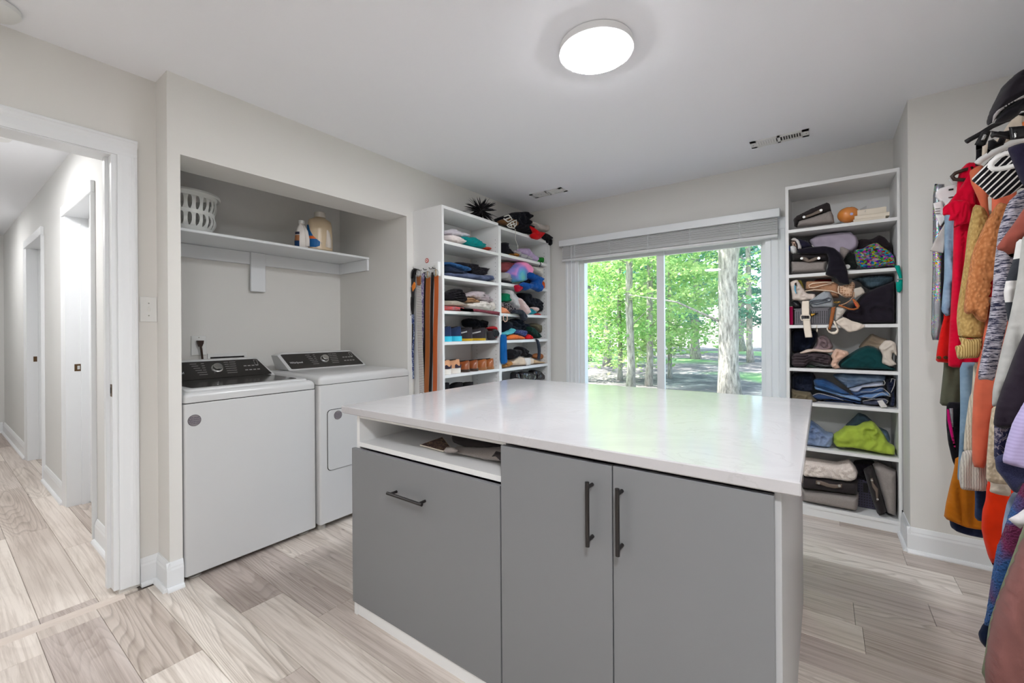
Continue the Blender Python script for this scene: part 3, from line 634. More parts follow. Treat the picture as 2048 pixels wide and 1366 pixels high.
ct = box('countertop', -1.702, -.037, 1.072, 2.378, .853, .884, QUARTZ, None, .003); tag(ct, 'white polished quartz countertop on the grey island', 'countertop')
# ------------------------------------------------------------ left shelving
def shelfunit(name, label, y0, y1, x0, x1, z1, zs, two):
    u = thing(name, label, 'shelving', (x0, (y0+y1)/2, 0)); return u
lu = thing('shelving_unit', 'two-bay white open shelving unit in the far left corner', 'shelving', (-2.33, 2.9, 0))
LXF, LXB = -2.183, -2.484; LT = .020
box('side_panel', LXB, LXF, 2.170, 2.190, 0, 2.110, MEL, lu); box('side_panel', LXB, LXF, 2.825, 2.860, 0, 2.090, MEL, lu); box('side_panel', LXB, LXF, 3.602, 3.664, 0, 2.09, MEL, lu)
box('back_panel', LXB, LXB+.006, 2.19, 2.8, 0.06, 2.085, MEL, lu); box('back_panel', LXB, LXB+.006, 2.86, 3.602, .06, 2.07, MEL, lu)
LZ = [1.849, 1.598, 1.346, 1.122, .884, .64, .36, .06]
LZB = [1.856, 1.608, 1.348, 1.120, .879, .64, .36, .06]
box('shelf', LXB, LXF, 2.190, 2.825, 2.088, 2.110, MEL, lu); box('shelf', LXB, LXF, 2.86, 3.602, 2.066, 2.09, MEL, lu)
for z in LZ: box('shelf', LXB+.006, LXF, 2.190, 2.825, z-.011, z+.011, MEL, lu)
for z in LZB: box('shelf', LXB+.006, LXF, 2.86, 3.602, z-.013, z+.011, MEL, lu)
box('kick_board', LXF-.03, LXF-.015, 2.19, 3.602, 0, .05, MEL, lu)
for y in (2.825, 3.602):
    mb = MB()
    for x in (-2.215, -2.425):
        for k in range(58):
            z = .15+k*.032
            if z < 2.06: mb.tube([(x, y-.0002, z), (x, y-.0012, z)], .0028, 6)
    mb.build('peg_holes', HOLE, lu, kind='stuff')
# right shelving
ru = thing('shelving_unit', 'tall single-bay white shelving unit right of the window', 'shelving', (.09, 3.53, 0))
RY0, RY1 = 3.365, 3.712
box('side_panel', -.193, -.176, RY0, RY1, 0, 2.15, MEL, ru); box('side_panel', .360, .372, RY0, RY1, 0, 2.15, MEL, ru)
box('back_panel', -.176, .360, RY1-.008, RY1, .05, 2.14, MEL, ru)
RZ = [1.852, 1.556, 1.224, .942, .720, .430, .060]
box('shelf', -.176, .360, RY0, RY1-.008, 2.128, 2.15, MEL, ru)
for z in RZ: box('shelf', -.176, .360, RY0, RY1-.008, z-.010, z+.010, MEL, ru)
box('kick_board', -.176, .360, RY0+.004, RY0+.02, 0, .05, MEL, ru); box('face_strip', .372, .379, RY0+.01, RY0+.03, .14, 2.15, MEL, ru)
#@@PART2
# ------------------------------------------------------------ outdoors
gm, gt, gp_ = newmat('forest_floor')
gv = coords(gt); ga = noisen(gt, gv, 1.1, 8, .7); gr = ramp(gt, ga, [(.38, (70, 70, 72)), (.52, (112, 108, 106)), (.64, (176, 168, 160))])
gl = noisen(gt, gv, .12, 2); gr2 = ramp(gt, gl, [(.5, (0, 0, 0)), (.56, (255, 255, 255))])
gx = gt.nodes.new('ShaderNodeMix'); gx.data_type = 'RGBA'; gt.links.new(gr2.outputs[0], gx.inputs[0]); gt.links.new(gr.outputs[0], gx.inputs[6]); gx.inputs[7].default_value = lin((120, 165, 96))
gt.links.new(gx.outputs[2], gp_.inputs['Base Color']); gp_.inputs['Roughness'].default_value = 1
GZ = -.30
mb = MB(); N_ = 60
gvv = [(-60+120*i/N_, 3.86+90*(j/N_)**1.6, GZ+.12*noise.noise(Vector((i*.7, j*.7, 0)))*(min(1, j/6))) for j in range(N_+1) for i in range(N_+1)]
struct(mb.add(gvv, [(j*(N_+1)+i, j*(N_+1)+i+1, (j+1)*(N_+1)+i+1, (j+1)*(N_+1)+i) for j in range(N_) for i in range(N_)]).build('ground', gm))
bk, bt, bp = newmat('bark'); bv = coords(bt, (1, 1, .18)); ba = noisen(bt, bv, 26, 5, .7)
br_ = ramp(bt, ba, [(.35, (92, 92, 84)), (.6, (166, 164, 154))]); bt.links.new(br_.outputs[0], bp.inputs['Base Color']); bp.inputs['Roughness'].default_value = .95
bb = bt.nodes.new('ShaderNodeBump'); bb.inputs['Strength'].default_value = .9; bb.inputs['Distance'].default_value = .03; bt.links.new(ba, bb.inputs['Height']); bt.links.new(bb.outputs[0], bp.inputs['Normal'])
def leafmat(name, c1, c2):
    m, t, p = newmat(name); v = coords(t); r = ramp(t, noisen(t, v, .9, 3), [(.35, c1), (.65, c2)])
    t.links.new(r.outputs[0], p.inputs['Base Color']); p.inputs['Roughness'].default_value = .45
    tr = t.nodes.new('ShaderNodeBsdfTranslucent'); mx = t.nodes.new('ShaderNodeMixShader'); mx.inputs[0].default_value = .5
    t.links.new(r.outputs[0], tr.inputs[0]); t.links.new(p.outputs[0], mx.inputs[1]); t.links.new(tr.outputs[0], mx.inputs[2]); t.links.new(mx.outputs[0], t.nodes['Material Output'].inputs[0]); return m
LEAF = [leafmat('leaf_bright', (112, 168, 88), (186, 212, 138)), leafmat('leaf_mid', (70, 142, 104), (146, 192, 126)), leafmat('leaf_blue_green', (44, 120, 104), (104, 166, 138))]
_dens = 1.15
def tree(px, py_base, dist, rad, label, mat, crown, seed, lean=0, hgt=11, n=70, per=60, leaf=.075, cr=2.6, clo=.6, knots=0):
    leaf *= .82; per = int(per*1.35)
    """dist = y distance; the trunk stands on the ground there"""
    b = at(px, py_base, 'y', dist); bx, by = b.x, dist; rnd = np.random.RandomState(seed)
    t = thing('tree', label, 'tree', (bx, by, GZ), 'trees outside the window')
    pts = []; rr = []
    for i in range(15):
        u = i/14; z = GZ-.1+u*hgt
        pts.append((bx+lean*u*hgt+.10*rad*4*noise.noise(Vector((seed, z*.8, 0))), by+.3*rad*noise.noise(Vector((seed, z*.8, 5))), z)); rr.append(rad*(1.35 if i == 0 else 1)*(1-.55*u)*(1+.12*noise.noise(Vector((seed, z*1.7, 9)))+(knots*.25 if i in (4, 5) else 0)))
    MB().tube(pts, rr, 14).build('trunk', bk, t, True)
    mb = MB()
    for k in range(7):
        a = rnd.uniform(0, 2*math.pi); z = GZ+1.6+k*.8*hgt/11; L = cr*rnd.uniform(.5, .9); u = (z-GZ)/hgt; p0 = Vector((bx+lean*u*hgt, by, z))
        p3 = p0+Vector((math.cos(a)*L, math.sin(a)*L, L*.35)); mb.tube([p0, p0.lerp(p3, .5)+Vector((0, 0, .15)), p3], [rad*.16, rad*.1, rad*.04], 6)
    mb.build('branches', bk, t, True, kind='stuff')
    n = int(n*_dens); c = rnd.uniform(-1, 1, (n, 3)); c[:, 0] = bx+lean*3+c[:, 0]*cr; c[:, 1] = by+c[:, 1]*cr*.9; zz = rnd.uniform(clo, crown, n); c[:, 2] = zz
    P = np.repeat(c, per, 0); N = len(P); off = rnd.normal(0, 1, (N, 3))*np.array([.34, .34, .10]); off[:, 2] -= .25*(off[:, 0]**2+off[:, 1]**2); P = P+off
    nr = rnd.normal(0, .55, (N, 3)); nr[:, 2] += 1; nr /= np.linalg.norm(nr, axis=1)[:, None]
    ax = np.cross(nr, rnd.normal(0, 1, (N, 3))); ax /= np.linalg.norm(ax, axis=1)[:, None]; ay = np.cross(nr, ax); s = leaf*rnd.uniform(.6, 1.3, (N, 1))
    V = np.stack([P-ax*s, P-ay*s*.62, P+ax*s, P+ay*s*.62], 1).reshape(-1, 3)-np.array([bx, by, GZ])
    me = bpy.data.meshes.new('foliage'); me.vertices.add(N*4); me.vertices.foreach_set('co', V.ravel()); me.loops.add(N*4); me.loops.foreach_set('vertex_index', np.arange(N*4)); me.polygons.add(N); me.polygons.foreach_set('loop_start', np.arange(N)*4); me.update(); me.validate()
    me.materials.append(mat); o = bpy.data.objects.new('foliage', me); C.objects.link(o); o.parent = t; o['kind'] = 'stuff'
tree(1458, 790, 9.2, .185, 'thick grey tree trunk seen through the right window pane', LEAF[0], 7.5, 3, 0, 12, 60, 70, .085, 2.4, 2.6, 1)
tree(1262, 770, 10.5, .10, 'tree with a forked grey trunk behind the left window pane', LEAF[0], 7, 5, -.01, 11, 70, 70, .08, 2.2, .9)
tree(1298, 768, 11.5, .09, 'slim tree just left of the window mullion', LEAF[0], 8, 6, .015, 12, 60, 60, .08, 2.2, 1.2)
tree(1215, 728, 17, .17, 'dark trunked tree further off in the left window pane', LEAF[1], 9, 8, 0, 13, 80, 60, .11, 3.2, 2.0)
tree(1500, 712, 22, .13, 'distant slim tree beside the thick trunk, near the right window frame', LEAF[1], 10, 9, -.01, 14, 90, 60, .13, 3.6, 2.2)
tree(1390, 705, 24, .22, 'distant tree between the mullion and the thick trunk', LEAF[2], 11, 10, .01, 15, 110, 60, .14, 4.5, 1.6)
tree(1175, 712, 20, .2, 'tree at the far left of the window view', LEAF[2], 11, 11, .01, 15, 110, 60, .13, 4, 1.6)
tree(1340, 735, 14, .07, 'thin young tree with bright low leaves right of the mullion', LEAF[0], 4.6, 12, 0, 6, 70, 60, .085, 1.8, .7)
tree(1240, 745, 12.8, .08, 'leafy sapling low in the left window pane', LEAF[0], 3.4, 13, 0, 5, 60, 60, .08, 1.7, .35)
tree(1290, 700, 32, .3, 'far background tree in the middle of the window view', LEAF[1], 14, 14, 0, 17, 150, 60, .18, 7, 1.5)
tree(1130, 700, 30, .3, 'far background tree left of the window view', LEAF[1], 14, 15, 0, 17, 130, 60, .18, 7, 1.5)
tree(1480, 700, 34, .3, 'far background tree right of the window view', LEAF[2], 14, 16, 0, 17, 150, 60, .19, 7, 3.2)
# ------------------------------------------------------------ soft goods
def densify(poly, s):
    out = []; n = len(poly)
    for i in range(n):
        a, b = Vector(poly[i]), Vector(poly[(i+1) % n]); k = max(1, int((b-a).length/s))
        out += [tuple(a.lerp(b, j/k)) for j in range(k)]
    return out
def smoothpoly(poly, it=1):
    for _ in range(it):
        n = len(poly); out = []
        for i in range(n):
            a, b = Vector(poly[i]), Vector(poly[(i+1) % n]); out += [tuple(a*.86+b*.14), tuple(a*.14+b*.86)]
        poly = out
    return poly
def soft(name, P2, ax, c, T, mat, parent=None, R=None, amp=.006, wf=(22, 22), seed=0, sm=1, s=None, ruffle=0, layers=False):
    """cloth body: outline P2 in the plane perpendicular to ax at c, thickness T, rounded over R, wrinkled"""
    P2 = smoothpoly(P2, sm) if sm else P2
    A = np.array(P2); ext = max(np.ptp(A[:, 0]), np.ptp(A[:, 1])); s = s or min(.03, max(.0045, ext/32)); R = R or min(T*.7, .022)
    ol = densify(P2, s*.8); B = np.array(ol); x0, y0 = B.min(0); x1, y1 = B.max(0)
    def inside(X, Y):
        r = np.zeros(X.shape, bool); n = len(B); j = n-1
        for i in range(n):
            xi, yi = B[i]; xj, yj = B[j]
            c_ = ((yi > Y) != (yj > Y)) & (X < (xj-xi)*(Y-yi)/((yj-yi) or 1e-12)+xi); r ^= c_; j = i
        return r
    gx, gy = np.meshgrid(np.arange(x0, x1, s), np.arange(y0, y1, s*.87)); gx = gx+(np.arange(gx.shape[0]) % 2)[:, None]*s*.5
    gx, gy = gx.ravel(), gy.ravel(); ins = inside(gx, gy); gx, gy = gx[ins], gy[ins]
    def dist(X, Y):
        d = np.full(X.shape, 1e9); n = len(B)
        for i in range(n):
            a, b = B[i], B[(i+1) % n]; e = b-a; L = (e**2).sum() or 1e-12
            t = np.clip(((X-a[0])*e[0]+(Y-a[1])*e[1])/L, 0, 1); d = np.minimum(d, np.hypot(X-a[0]-t*e[0], Y-a[1]-t*e[1]))
        return d
    if len(gx): dg = dist(gx, gy); k = dg > s*.35; gx, gy, dg = gx[k], gy[k], dg[k]
    else: dg = gx
    pts = [Vector(p) for p in B]+[Vector((a, b)) for a, b in zip(gx, gy)]
    nb = len(B); res = delaunay_2d_cdt(pts, [], [list(range(nb))], 1, 1e-7)
    vo, fo, orig = res[0], res[2], res[3]
    D = np.concatenate([np.zeros(nb), dg]); n = len(vo)
    d = np.zeros(n)
    for i in range(n): d[i] = max([D[q] for q in orig[i]] or [0])
    bord = d <= 1e-9
    h = T/2*np.sqrt(np.clip(1-(1-np.minimum(d/R, 1))**2, 0, 1))
    off = Vector((seed*3.1, seed*1.7, 0))
    wr = np.zeros(n)
    for i, v in enumerate(vo):
        q = Vector((v.x*wf[0], v.y*wf[1], 0))+off; q2 = q+Vector((noise.noise(q*.6+Vector((0, 0, 4))), noise.noise(q*.6+Vector((0, 0, 8))), 0))*1.3
        wr[i] = (.8-2.6*math.sqrt(abs(noise.noise(q2))+.004))*.8+(.5-1.6*abs(noise.noise(q2*2.1+Vector((7, 3, 1)))))*.55
    if layers:      # creases between the layers of a folded garment
        X = np.array([v.x for v in vo]); Z = np.array([v.y for v in vo]); lo = np.full(n, 1e9); hi = np.full(n, -1e9)
        for i in range(nb):
            a_, b_ = B[i], B[(i+1) % nb]
            if a_[0] == b_[0]: continue
            t_ = (X-a_[0])/(b_[0]-a_[0]); ok = (t_ >= -1e-6) & (t_ <= 1+1e-6); zz = a_[1]+t_*(b_[1]-a_[1]); lo = np.where(ok, np.minimum(lo, zz), lo); hi = np.where(ok, np.maximum(hi, zz), hi)
        hh = np.maximum(hi-lo, .004); kk = max(2, int(round(float(np.median(hh))/.016))); jit = np.array([noise.noise(Vector((v.x*9, seed*2.2, v.y*5))) for v in vo])
        fr_ = (Z-lo)/hh*kk+jit*.55; fr_ = np.abs(fr_-np.round(fr_)); wr = wr*.6-2.0*np.exp(-(fr_/.15)**2)
    wr = wr*amp*(1.7 if layers else 1.35)*np.minimum(1, d/(R*(.6 if layers else 1.2)))
    def mk(u, v, o):
        return (c+o, u, v) if ax == 'x' else (u, c-o, v)      # o>0 faces the room
    F_ = h+wr; verts = [mk(v.x, v.y, (F_[i] if not bord[i] else ruffle*math.sin(v.x*70+v.y*55)*T)) for i, v in enumerate(vo)]
    back = {}
    for i, v in enumerate(vo):
        if not bord[i]: back[i] = len(verts); verts.append(mk(v.x, v.y, -h[i]*.9+wr[i]*.3))
    faces = []
    for f in fo:
        if len(f) < 3: continue
        f = tuple(f) if ax == 'x' else tuple(f)
        if ax == 'x': faces.append(f); faces.append(tuple(back.get(q, q) for q in f)[::-1])
        else: faces.append(f[::1]); faces.append(tuple(back.get(q, q) for q in f)[::-1])
    o = obj(name, verts, faces, mat, parent, True)
    o['_'] = 1; del o['_']
    return o
CR = {'L1': (880, 400, 10.508), 'L2': (880, 510, 10.508), 'L3': (880, 620, 8.538), 'L4': (990, 500, 9.108), 'L5': (990, 620, 9.108), 'T': (960, 400, 6.829), 'B': (800, 500, 8.54),
      'R0': (1550, 320, 3.414), 'R1': (1570, 390, 8.036), 'R2': (1570, 540, 8.192), 'R3': (1570, 640, 6.832), 'R4': (1550, 700, 3.596), 'H4': (1800, 120, 3.1047), 'H5': (1800, 540, 3.254), 'H6': (1800, 920, 3.0645), 'H8': (1880, 120, 4.881), 'I': (660, 730, 5.12)}
def plane(cr, pts, ax, c, zmin=None, zmax=None, u0=None, u1=None):
    ox, oy, s = CR[cr]; out = []
    for x, y in pts:
        p = at(ox+x/s, oy+y/s, ax, c); z = p.z
        if zmin is not None: z = max(z, zmin)
        if zmax is not None: z = min(z, zmax)
        u = p.y if ax == 'x' else p.x
        if u0 is not None: u = max(u, u0)
        if u1 is not None: u = min(u, u1)
        out.append((u, z))
    return out
_sd = [0]
def cloth(name, label, cat, group, cr, pts, ax, c, T, mat, zmin=None, zmax=None, u0=None, u1=None, **kw):
    _sd[0] += 1
    if name.startswith('folded_') and 'layers' not in kw: kw['layers'] = True
    o = soft(name, plane(cr, pts, ax, c, zmin, zmax, u0, u1), ax, c, T, mat, None, seed=_sd[0], **kw)
    # origin at the object's own base
    vs = [v.co.copy() for v in o.data.vertices]; cx = sum((v.x for v in vs))/len(vs); cy = sum((v.y for v in vs))/len(vs); cz = min(v.z for v in vs)
    o.data.transform(Matrix.Translation((-cx, -cy, -cz))); o.location = (cx, cy, cz)
    return tag(o, label, cat, group)
ZP = {}
def part(parent, name, cr, pts, ax, c, T, mat, zmin=None, **kw):
    zmin = zmin if zmin is not None else ZP.get(parent.name); _sd[0] += 1; return soft(name, plane(cr, pts, ax, c, zmin), ax, c, T, mat, parent, seed=_sd[0], **kw)
K = fab
GL = 'clothes on the far left shelves'
# --- left bay A.  x = plane centre (front of shelf at -2.183)
def over(zs, a):      # cloth hanging over a shelf edge stays in front of the edge
    if zs: return a
    a = list(a); a[7] = max(a[7], -2.18+a[8]*.5) if zs == 0 else a[7]; return a
def znext(zs, L, top):
    c_ = [z-.0145 for z in L if z > zs+.02]; return min(c_) if c_ else top
def LA(zs, *a, **k):
    a = over(zs, a)
    if zs: k.setdefault('zmax', znext(zs, LZ, 2.086))
    return cloth(*a, zmin=zs+.012 if zs else None, u0=2.193, u1=2.822 if zs else None, **k)
c1 = -2.285
LA(1.849, 'folded_shirt', 'crumpled white shirt on top of the pile, top left shelf', 'shirt', GL, 'L1', [(70, 640), (200, 630), (235, 600), (290, 650), (430, 690), (550, 730), (560, 800), (400, 790), (200, 760), (70, 735)], 'x', c1-.02, .13, K((214, 208, 216)), amp=.008)
LA(1.849, 'folded_shirt', 'pale pink and white shirt under the crumpled white one, top left shelf', 'shirt', GL, 'L1', [(70, 742), (220, 745), (330, 790), (450, 860), (460, 925), (400, 925), (70, 865)], 'x', c1, .15, K((240, 228, 226)), amp=.006)
LA(1.849, 'folded_shirt', 'teal shirt on the top left shelf', 'shirt', GL, 'L1', [(375, 800), (430, 765), (560, 795), (640, 780), (740, 850), (880, 930), (890, 1030), (700, 1000), (450, 930), (460, 860)], 'x', c1, .14, K((18, 146, 146)), amp=.010)
LA(1.849, 'folded_shirt', 'flat orange red cloth beside the teal shirt', 'shirt', GL, 'L1', [(885, 1000), (960, 985), (1060, 1010), (1140, 1080), (1000, 1060), (900, 1040)], 'x', c1, .10, K((200, 66, 44)), amp=.004)
LA(1.598, 'folded_jeans', 'black jeans slumped at the top of the second left shelf', 'jeans', GL, 'L2', [(240, 185), (330, 150), (500, 155), (690, 185), (760, 265), (870, 255), (975, 285), (975, 325), (910, 350), (945, 400), (880, 435), (640, 420), (500, 300)], 'x', c1-.03, .14, K((34, 32, 38)), amp=.012)
LA(1.598, 'folded_jeans', 'mid blue jeans folded at the left end of the second left shelf', 'jeans', GL, 'L2', [(70, 140), (250, 180), (420, 230), (510, 250), (550, 300), (545, 360), (400, 350), (70, 215)], 'x', c1, .16, K((30, 72, 120), 'denim', (48, 92, 142)), amp=.005)
LA(1.598, 'folded_jeans', 'dark navy jeans folded below the mid blue pair', 'jeans', GL, 'L2', [(70, 225), (300, 300), (480, 365), (500, 420), (250, 395), (70, 370)], 'x', c1+.005, .15, K((26, 36, 56), 'denim', (38, 50, 74)), amp=.006)
LA(1.598, 'folded_jeans', 'slate blue jeans at the bottom of the second left shelf', 'jeans', GL, 'L2', [(70, 365), (350, 385), (480, 360), (600, 395), (640, 405), (1000, 425), (1050, 450), (1105, 500), (1060, 570), (800, 550), (70, 470)], 'x', c1, .17, K((48, 58, 84), 'denim', (96, 106, 136)), amp=.009, wf=(8, 30))
LA(1.346, 'folded_sweater', 'black bundled sweater on the third left shelf', 'sweater', GL, 'L2', [(75, 800), (200, 760), (240, 725), (300, 705), (360, 715), (405, 800), (455, 960), (430, 1010), (330, 980), (75, 960)], 'x', c1, .16, K((32, 29, 34)), amp=.014)
LA(1.346, 'folded_shirt', 'lilac grey shirt on top of the pile, third left shelf', 'shirt', GL, 'L2', [(440, 880), (560, 800), (680, 755), (850, 760), (855, 815), (950, 820), (960, 920), (1000, 900), (1080, 850), (1105, 900), (1100, 990), (960, 1010), (800, 960), (620, 900)], 'x', c1-.01, .15, K((190, 178, 182)), amp=.012)
LA(1.346, 'folded_shirt', 'tan and brown cloth in the middle of the third left shelf', 'shirt', GL, 'L2', [(450, 905), (600, 890), (700, 930), (830, 1000), (640, 1010), (480, 1000)], 'x', c1+.02, .12, K((172, 134, 98)), amp=.012)
LA(1.346, 'folded_sweater', 'beige knit folded under the black sweater', 'sweater', GL, 'L2', [(70, 960), (250, 950), (400, 1000), (525, 1055), (510, 1100), (300, 1090), (70, 1075)], 'x', c1+.005, .16, K((186, 178, 164), 'speck', (160, 150, 136)), amp=.006)
LA(1.346, 'folded_shirt', 'cream and white shirts folded flat, right end of the third left shelf', 'shirt', GL, 'L2', [(520, 1010), (700, 990), (880, 960), (970, 1035), (1180, 990), (1262, 1110), (1180, 1160), (1000, 1195), (700, 1130), (540, 1100)], 'x', c1+.01, .16, K((226, 220, 212)), amp=.010, wf=(8, 30))
LA(1.346, 'folded_shirt', 'coral red and grey striped shirt at the bottom left of the third left shelf', 'shirt', GL, 'L2', [(70, 1070), (230, 1075), (420, 1110), (440, 1190), (70, 1180)], 'x', c1+.01, .16, K((216, 92, 92), 'floral', (126, 122, 124)), amp=.005)
LA(0, 'folded_shirt', 'burgundy shirt hanging over the edge of the third left shelf', 'shirt', GL, 'L2', [(420, 1110), (560, 1140), (740, 1130), (960, 1160), (1230, 1190), (1262, 1280), (1100, 1250), (900, 1210), (650, 1190), (430, 1175)], 'x', -2.215, .08, K((124, 58, 70)), amp=.008)
# shoes
def shoe(name, label, cat, x, y, z, rz, L, Wd, Hh, upm, solem, group, heel=.0, collar=None, stripe=None, sole_h=.022):
    """toe at local -x, heel at +x"""
    t = thing(name, label, cat, (x, y, z), group, rz); M_ = parent_matrix(t)
    def addp(nm, v, f, mat): return obj(nm, [tuple(M_ @ Vector(q)) for q in v], f, mat, t, True, 50)
    def outline(u, side):      # half width along length, u 0 heel..1 toe
        b_ = .72+.28*math.sin(min(1, u*1.6)*math.pi/2) if u < .62 else math.sqrt(max(0, 1-((u-.62)/.40)**2))
        return Wd/2*b_*math.sqrt(max(.06, 1-(1-min(1, u/.13))**2))
    n = 14; k = 12; v = []; f = []
    us = [0, .012, .035, .075, .13]+[.13+.87*i/(n-6) for i in range(1, n-5)]+[1.0][:0]; us = us[:n-1]+[1.0]; n = len(us)
    for u in us:
        hw = max(.006, outline(u, 1)); lx = L/2-u*L; top = Hh*(1-.1*u) if u < .3 else Hh*(.97-.75*(u-.3)) if u < .75 else Hh*(.63-1.0*(u-.75))
        if u > .97: top = Hh*.34
        for q in range(k):
            a = math.pi*q/(k-1); v.append((lx+(.004 if u == 0 else 0), hw*math.cos(a)*(1-.42*math.sin(a)**2), sole_h+(top-sole_h)*math.sin(a)**.75))
    f = [(i*k+q, i*k+q+1, (i+1)*k+q+1, (i+1)*k+q) for i in range(n-1) for q in range(k-1)]+[tuple(range(k))[::-1], tuple((n-1)*k+q for q in range(k))]
    addp('upper', v, f, upm)
    sv = []
    for zz in (0, sole_h+.004):
        for s_ in (1, -1):
            for u in (us if s_ == 1 else us[::-1]): sv.append((L/2+.006-u*(L+.012), s_*(max(.008, outline(u, 1))+.004), zz))
    m_ = len(sv)//2; addp('sole', sv, [tuple(range(m_))[::-1], tuple(range(m_, 2*m_))]+[(i, (i+1) % m_, m_+(i+1) % m_, m_+i) for i in range(m_)], solem)
    # opening
    ov = []; kk = 14
    for rr_, hz in ((1, 0), (1, .006), (.8, .006), (.72, -.02)):
        for q in range(kk):
            a = 2*math.pi*q/kk; ov.append((L*.25+L*.17*rr_*math.cos(a), Wd*.22*rr_*math.sin(a), Hh*.955+hz-.05*Hh*(1-math.cos(a))))
    addp('collar', ov, [(i*kk+q, i*kk+(q+1) % kk, (i+1)*kk+(q+1) % kk, (i+1)*kk+q) for i in range(3) for q in range(kk)]+[tuple(3*kk+q for q in range(kk))], collar or HOLE)
    if stripe:
        for s_ in (1, -1):
            q = [(L*.40, Hh*.74), (L*.41, Hh*.64), (L*.05, Hh*.42), (-L*.12, Hh*.40), (-L*.10, Hh*.47), (L*.08, Hh*.55)]
            def yy(p, o):
                u = (L/2-p[0])/L; top = Hh*(1-.1*u) if u < .3 else Hh*(.97-.75*(u-.3)) if u < .75 else Hh*(.63-1.0*(u-.75)); sa = min(1, (p[1]-sole_h)/(top-sole_h))**(1/.75); return s_*(outline(u, 1)*math.sqrt(1-sa*sa)*(1-.42*sa*sa)+o)
            a_ = [(p[0], yy(p, .0022), p[1]) for p in q]; b_ = [(p[0], yy(p, -.004), p[1]) for p in q]; m_ = 6
            addp('curved_stripe', a_+b_, [tuple(range(m_)), tuple(range(m_, 2*m_))[::-1]]+[(i, (i+1) % m_, m_+(i+1) % m_, m_+i) for i in range(m_)], stripe)
    return t
def shoe_at(cr, x, ybase, z, xs=-2.30): ox, oy, s = CR[cr]; p = at(ox+x/s, oy+ybase/s, 'x', -2.20); return p.y
zA = 1.133+.001; GS = 'shoes on the left shelves'
NAVY = K((44, 58, 92)); CYAN = paint('sole_cyan', (58, 190, 220), .6); DG = K((58, 54, 58)); YEL = paint('sole_yellow', (196, 160, 40), .6); SW = paint('stripe_grey', (190, 190, 192), .5)
LEATH = paint('brown_leather', (140, 74, 38), .25, .5, coat=.3); LEATH2 = paint('tan_leather', (160, 92, 48), .25, .5, coat=.3); DSOLE = paint('dark_sole', (58, 44, 36), .5)
for k, xx in enumerate((110, 285)): shoe('running_shoe', ('left' if k == 0 else 'right')+' shoe of the navy pair with bright cyan soles', 'shoe', -2.335, shoe_at('L3', xx, 530, zA)+.03, zA, .06, .27, .085, .112, NAVY, CYAN, GS, sole_h=.034)
for k, xx in enumerate((500, 715)): shoe('sneaker', 'dark grey sneaker with a pale curved stripe and yellow outsole, '+('nearer the cyan-soled shoes' if k == 0 else 'nearer the red shoe'), 'shoe', -2.335, shoe_at('L3', xx, 530, zA)+.0, zA, .22 if k == 0 else .35, .27, .09, .105, DG, YEL, GS, stripe=SW, sole_h=.014)
rs = cloth('climbing_shoe', 'red and black shoe lying on its side with its ribbed sole showing', 'shoe', GS, 'L3', [(790, 310), (900, 270), (980, 310), (1030, 370), (1030, 420), (960, 470), (900, 490), (880, 350)], 'x', -2.235, .11, K((176, 30, 36)), zmin=zA, u1=2.822, amp=.004)
ZP[rs.name] = zA; part(rs, 'ribbed_sole', 'L3', [(900, 330), (970, 330), (1010, 390), (1000, 440), (930, 470), (895, 420)], 'x', -2.185, .03, K((30, 30, 34), 'vstripe', (60, 64, 66)), amp=.001)
part(rs, 'toe_cap', 'L3', [(820, 360), (880, 350), (920, 470), (900, 520), (830, 510)], 'x', -2.215, .07, DG, amp=.002)
cloth('rolled_garment', 'black bundled garment on top of the dark grey sneakers', 'garment', GL, 'L3', [(440, 180), (480, 140), (540, 145), (640, 190), (720, 175), (800, 130), (865, 118), (905, 240), (880, 330), (740, 390), (600, 390), (470, 300)], 'x', -2.36, .16, K((20, 22, 28)), zmin=zA+.09, zmax=1.33, u1=2.822, amp=.014)
zB = .895+.001
def bsneak(k, xx):
    t = shoe('sneaker', 'peach and dark sneaker with a thick white sole, '+('at the very left of its shelf' if k == 0 else 'second on its shelf'), 'shoe', -2.335, shoe_at('L3', xx, 1100, zB)+.025, zB, .06, .27, .088, .104, K((222, 168, 130)), paint('sole_white', (232, 228, 220), .5), GS, sole_h=.034)
    M_ = parent_matrix(t); v = []
    for i in range(9):
        a = math.radians(-80+i*20)
        for zz in (.040, .062+.008*math.sin(i*1.2)): v.append(tuple(M_ @ Vector((.125+.016*math.cos(a), .036*math.sin(a), zz))))
    obj('heel_band', v, [(2*i, 2*i+2, 2*i+3, 2*i+1) for i in range(8)], K((60, 52, 66)), t, True)
for k, xx in enumerate((100, 270)): bsneak(k, xx)
for k, (xx, mt) in enumerate(((450, LEATH), (595, LEATH), (745, LEATH2), (870, LEATH2))):
    shoe('leather_shoe', ('polished dark brown' if k < 2 else 'polished tan brown')+' leather shoe, '+('left' if k % 2 == 0 else 'right')+' one of its pair', 'shoe', -2.335, shoe_at('L3', xx, 1060, zB)+.01, zB, .12, .27, .082, .088, mt, DSOLE if k < 2 else paint('tan_sole', (150, 100, 60), .5), GS, sole_h=.016)
zC = .652
for k, (xx, yy) in enumerate(((150, 1290), (330, 1290), (480, 1260))): shoe('dark_shoe', 'black shoe showing above the countertop, '+('leftmost', 'middle', 'rightmost')[k]+' of three', 'shoe', -2.335, shoe_at('L3', xx, yy, zC)+.03, zC, -.2+.2*k, .27, .085, .185-.01*k, K((36, 35, 38)), DSOLE, GS)
# --- left bay B
GB = 'things on the corner shelves'
def LB(zs, *a, **k):
    a = over(zs, a)
    if zs and zs < 2: k.update(u0=2.863, u1=3.599); k.setdefault('zmax', znext(zs, LZB, 2.064))
    return cloth(*a, zmin=zs+.012 if zs else None, **k)
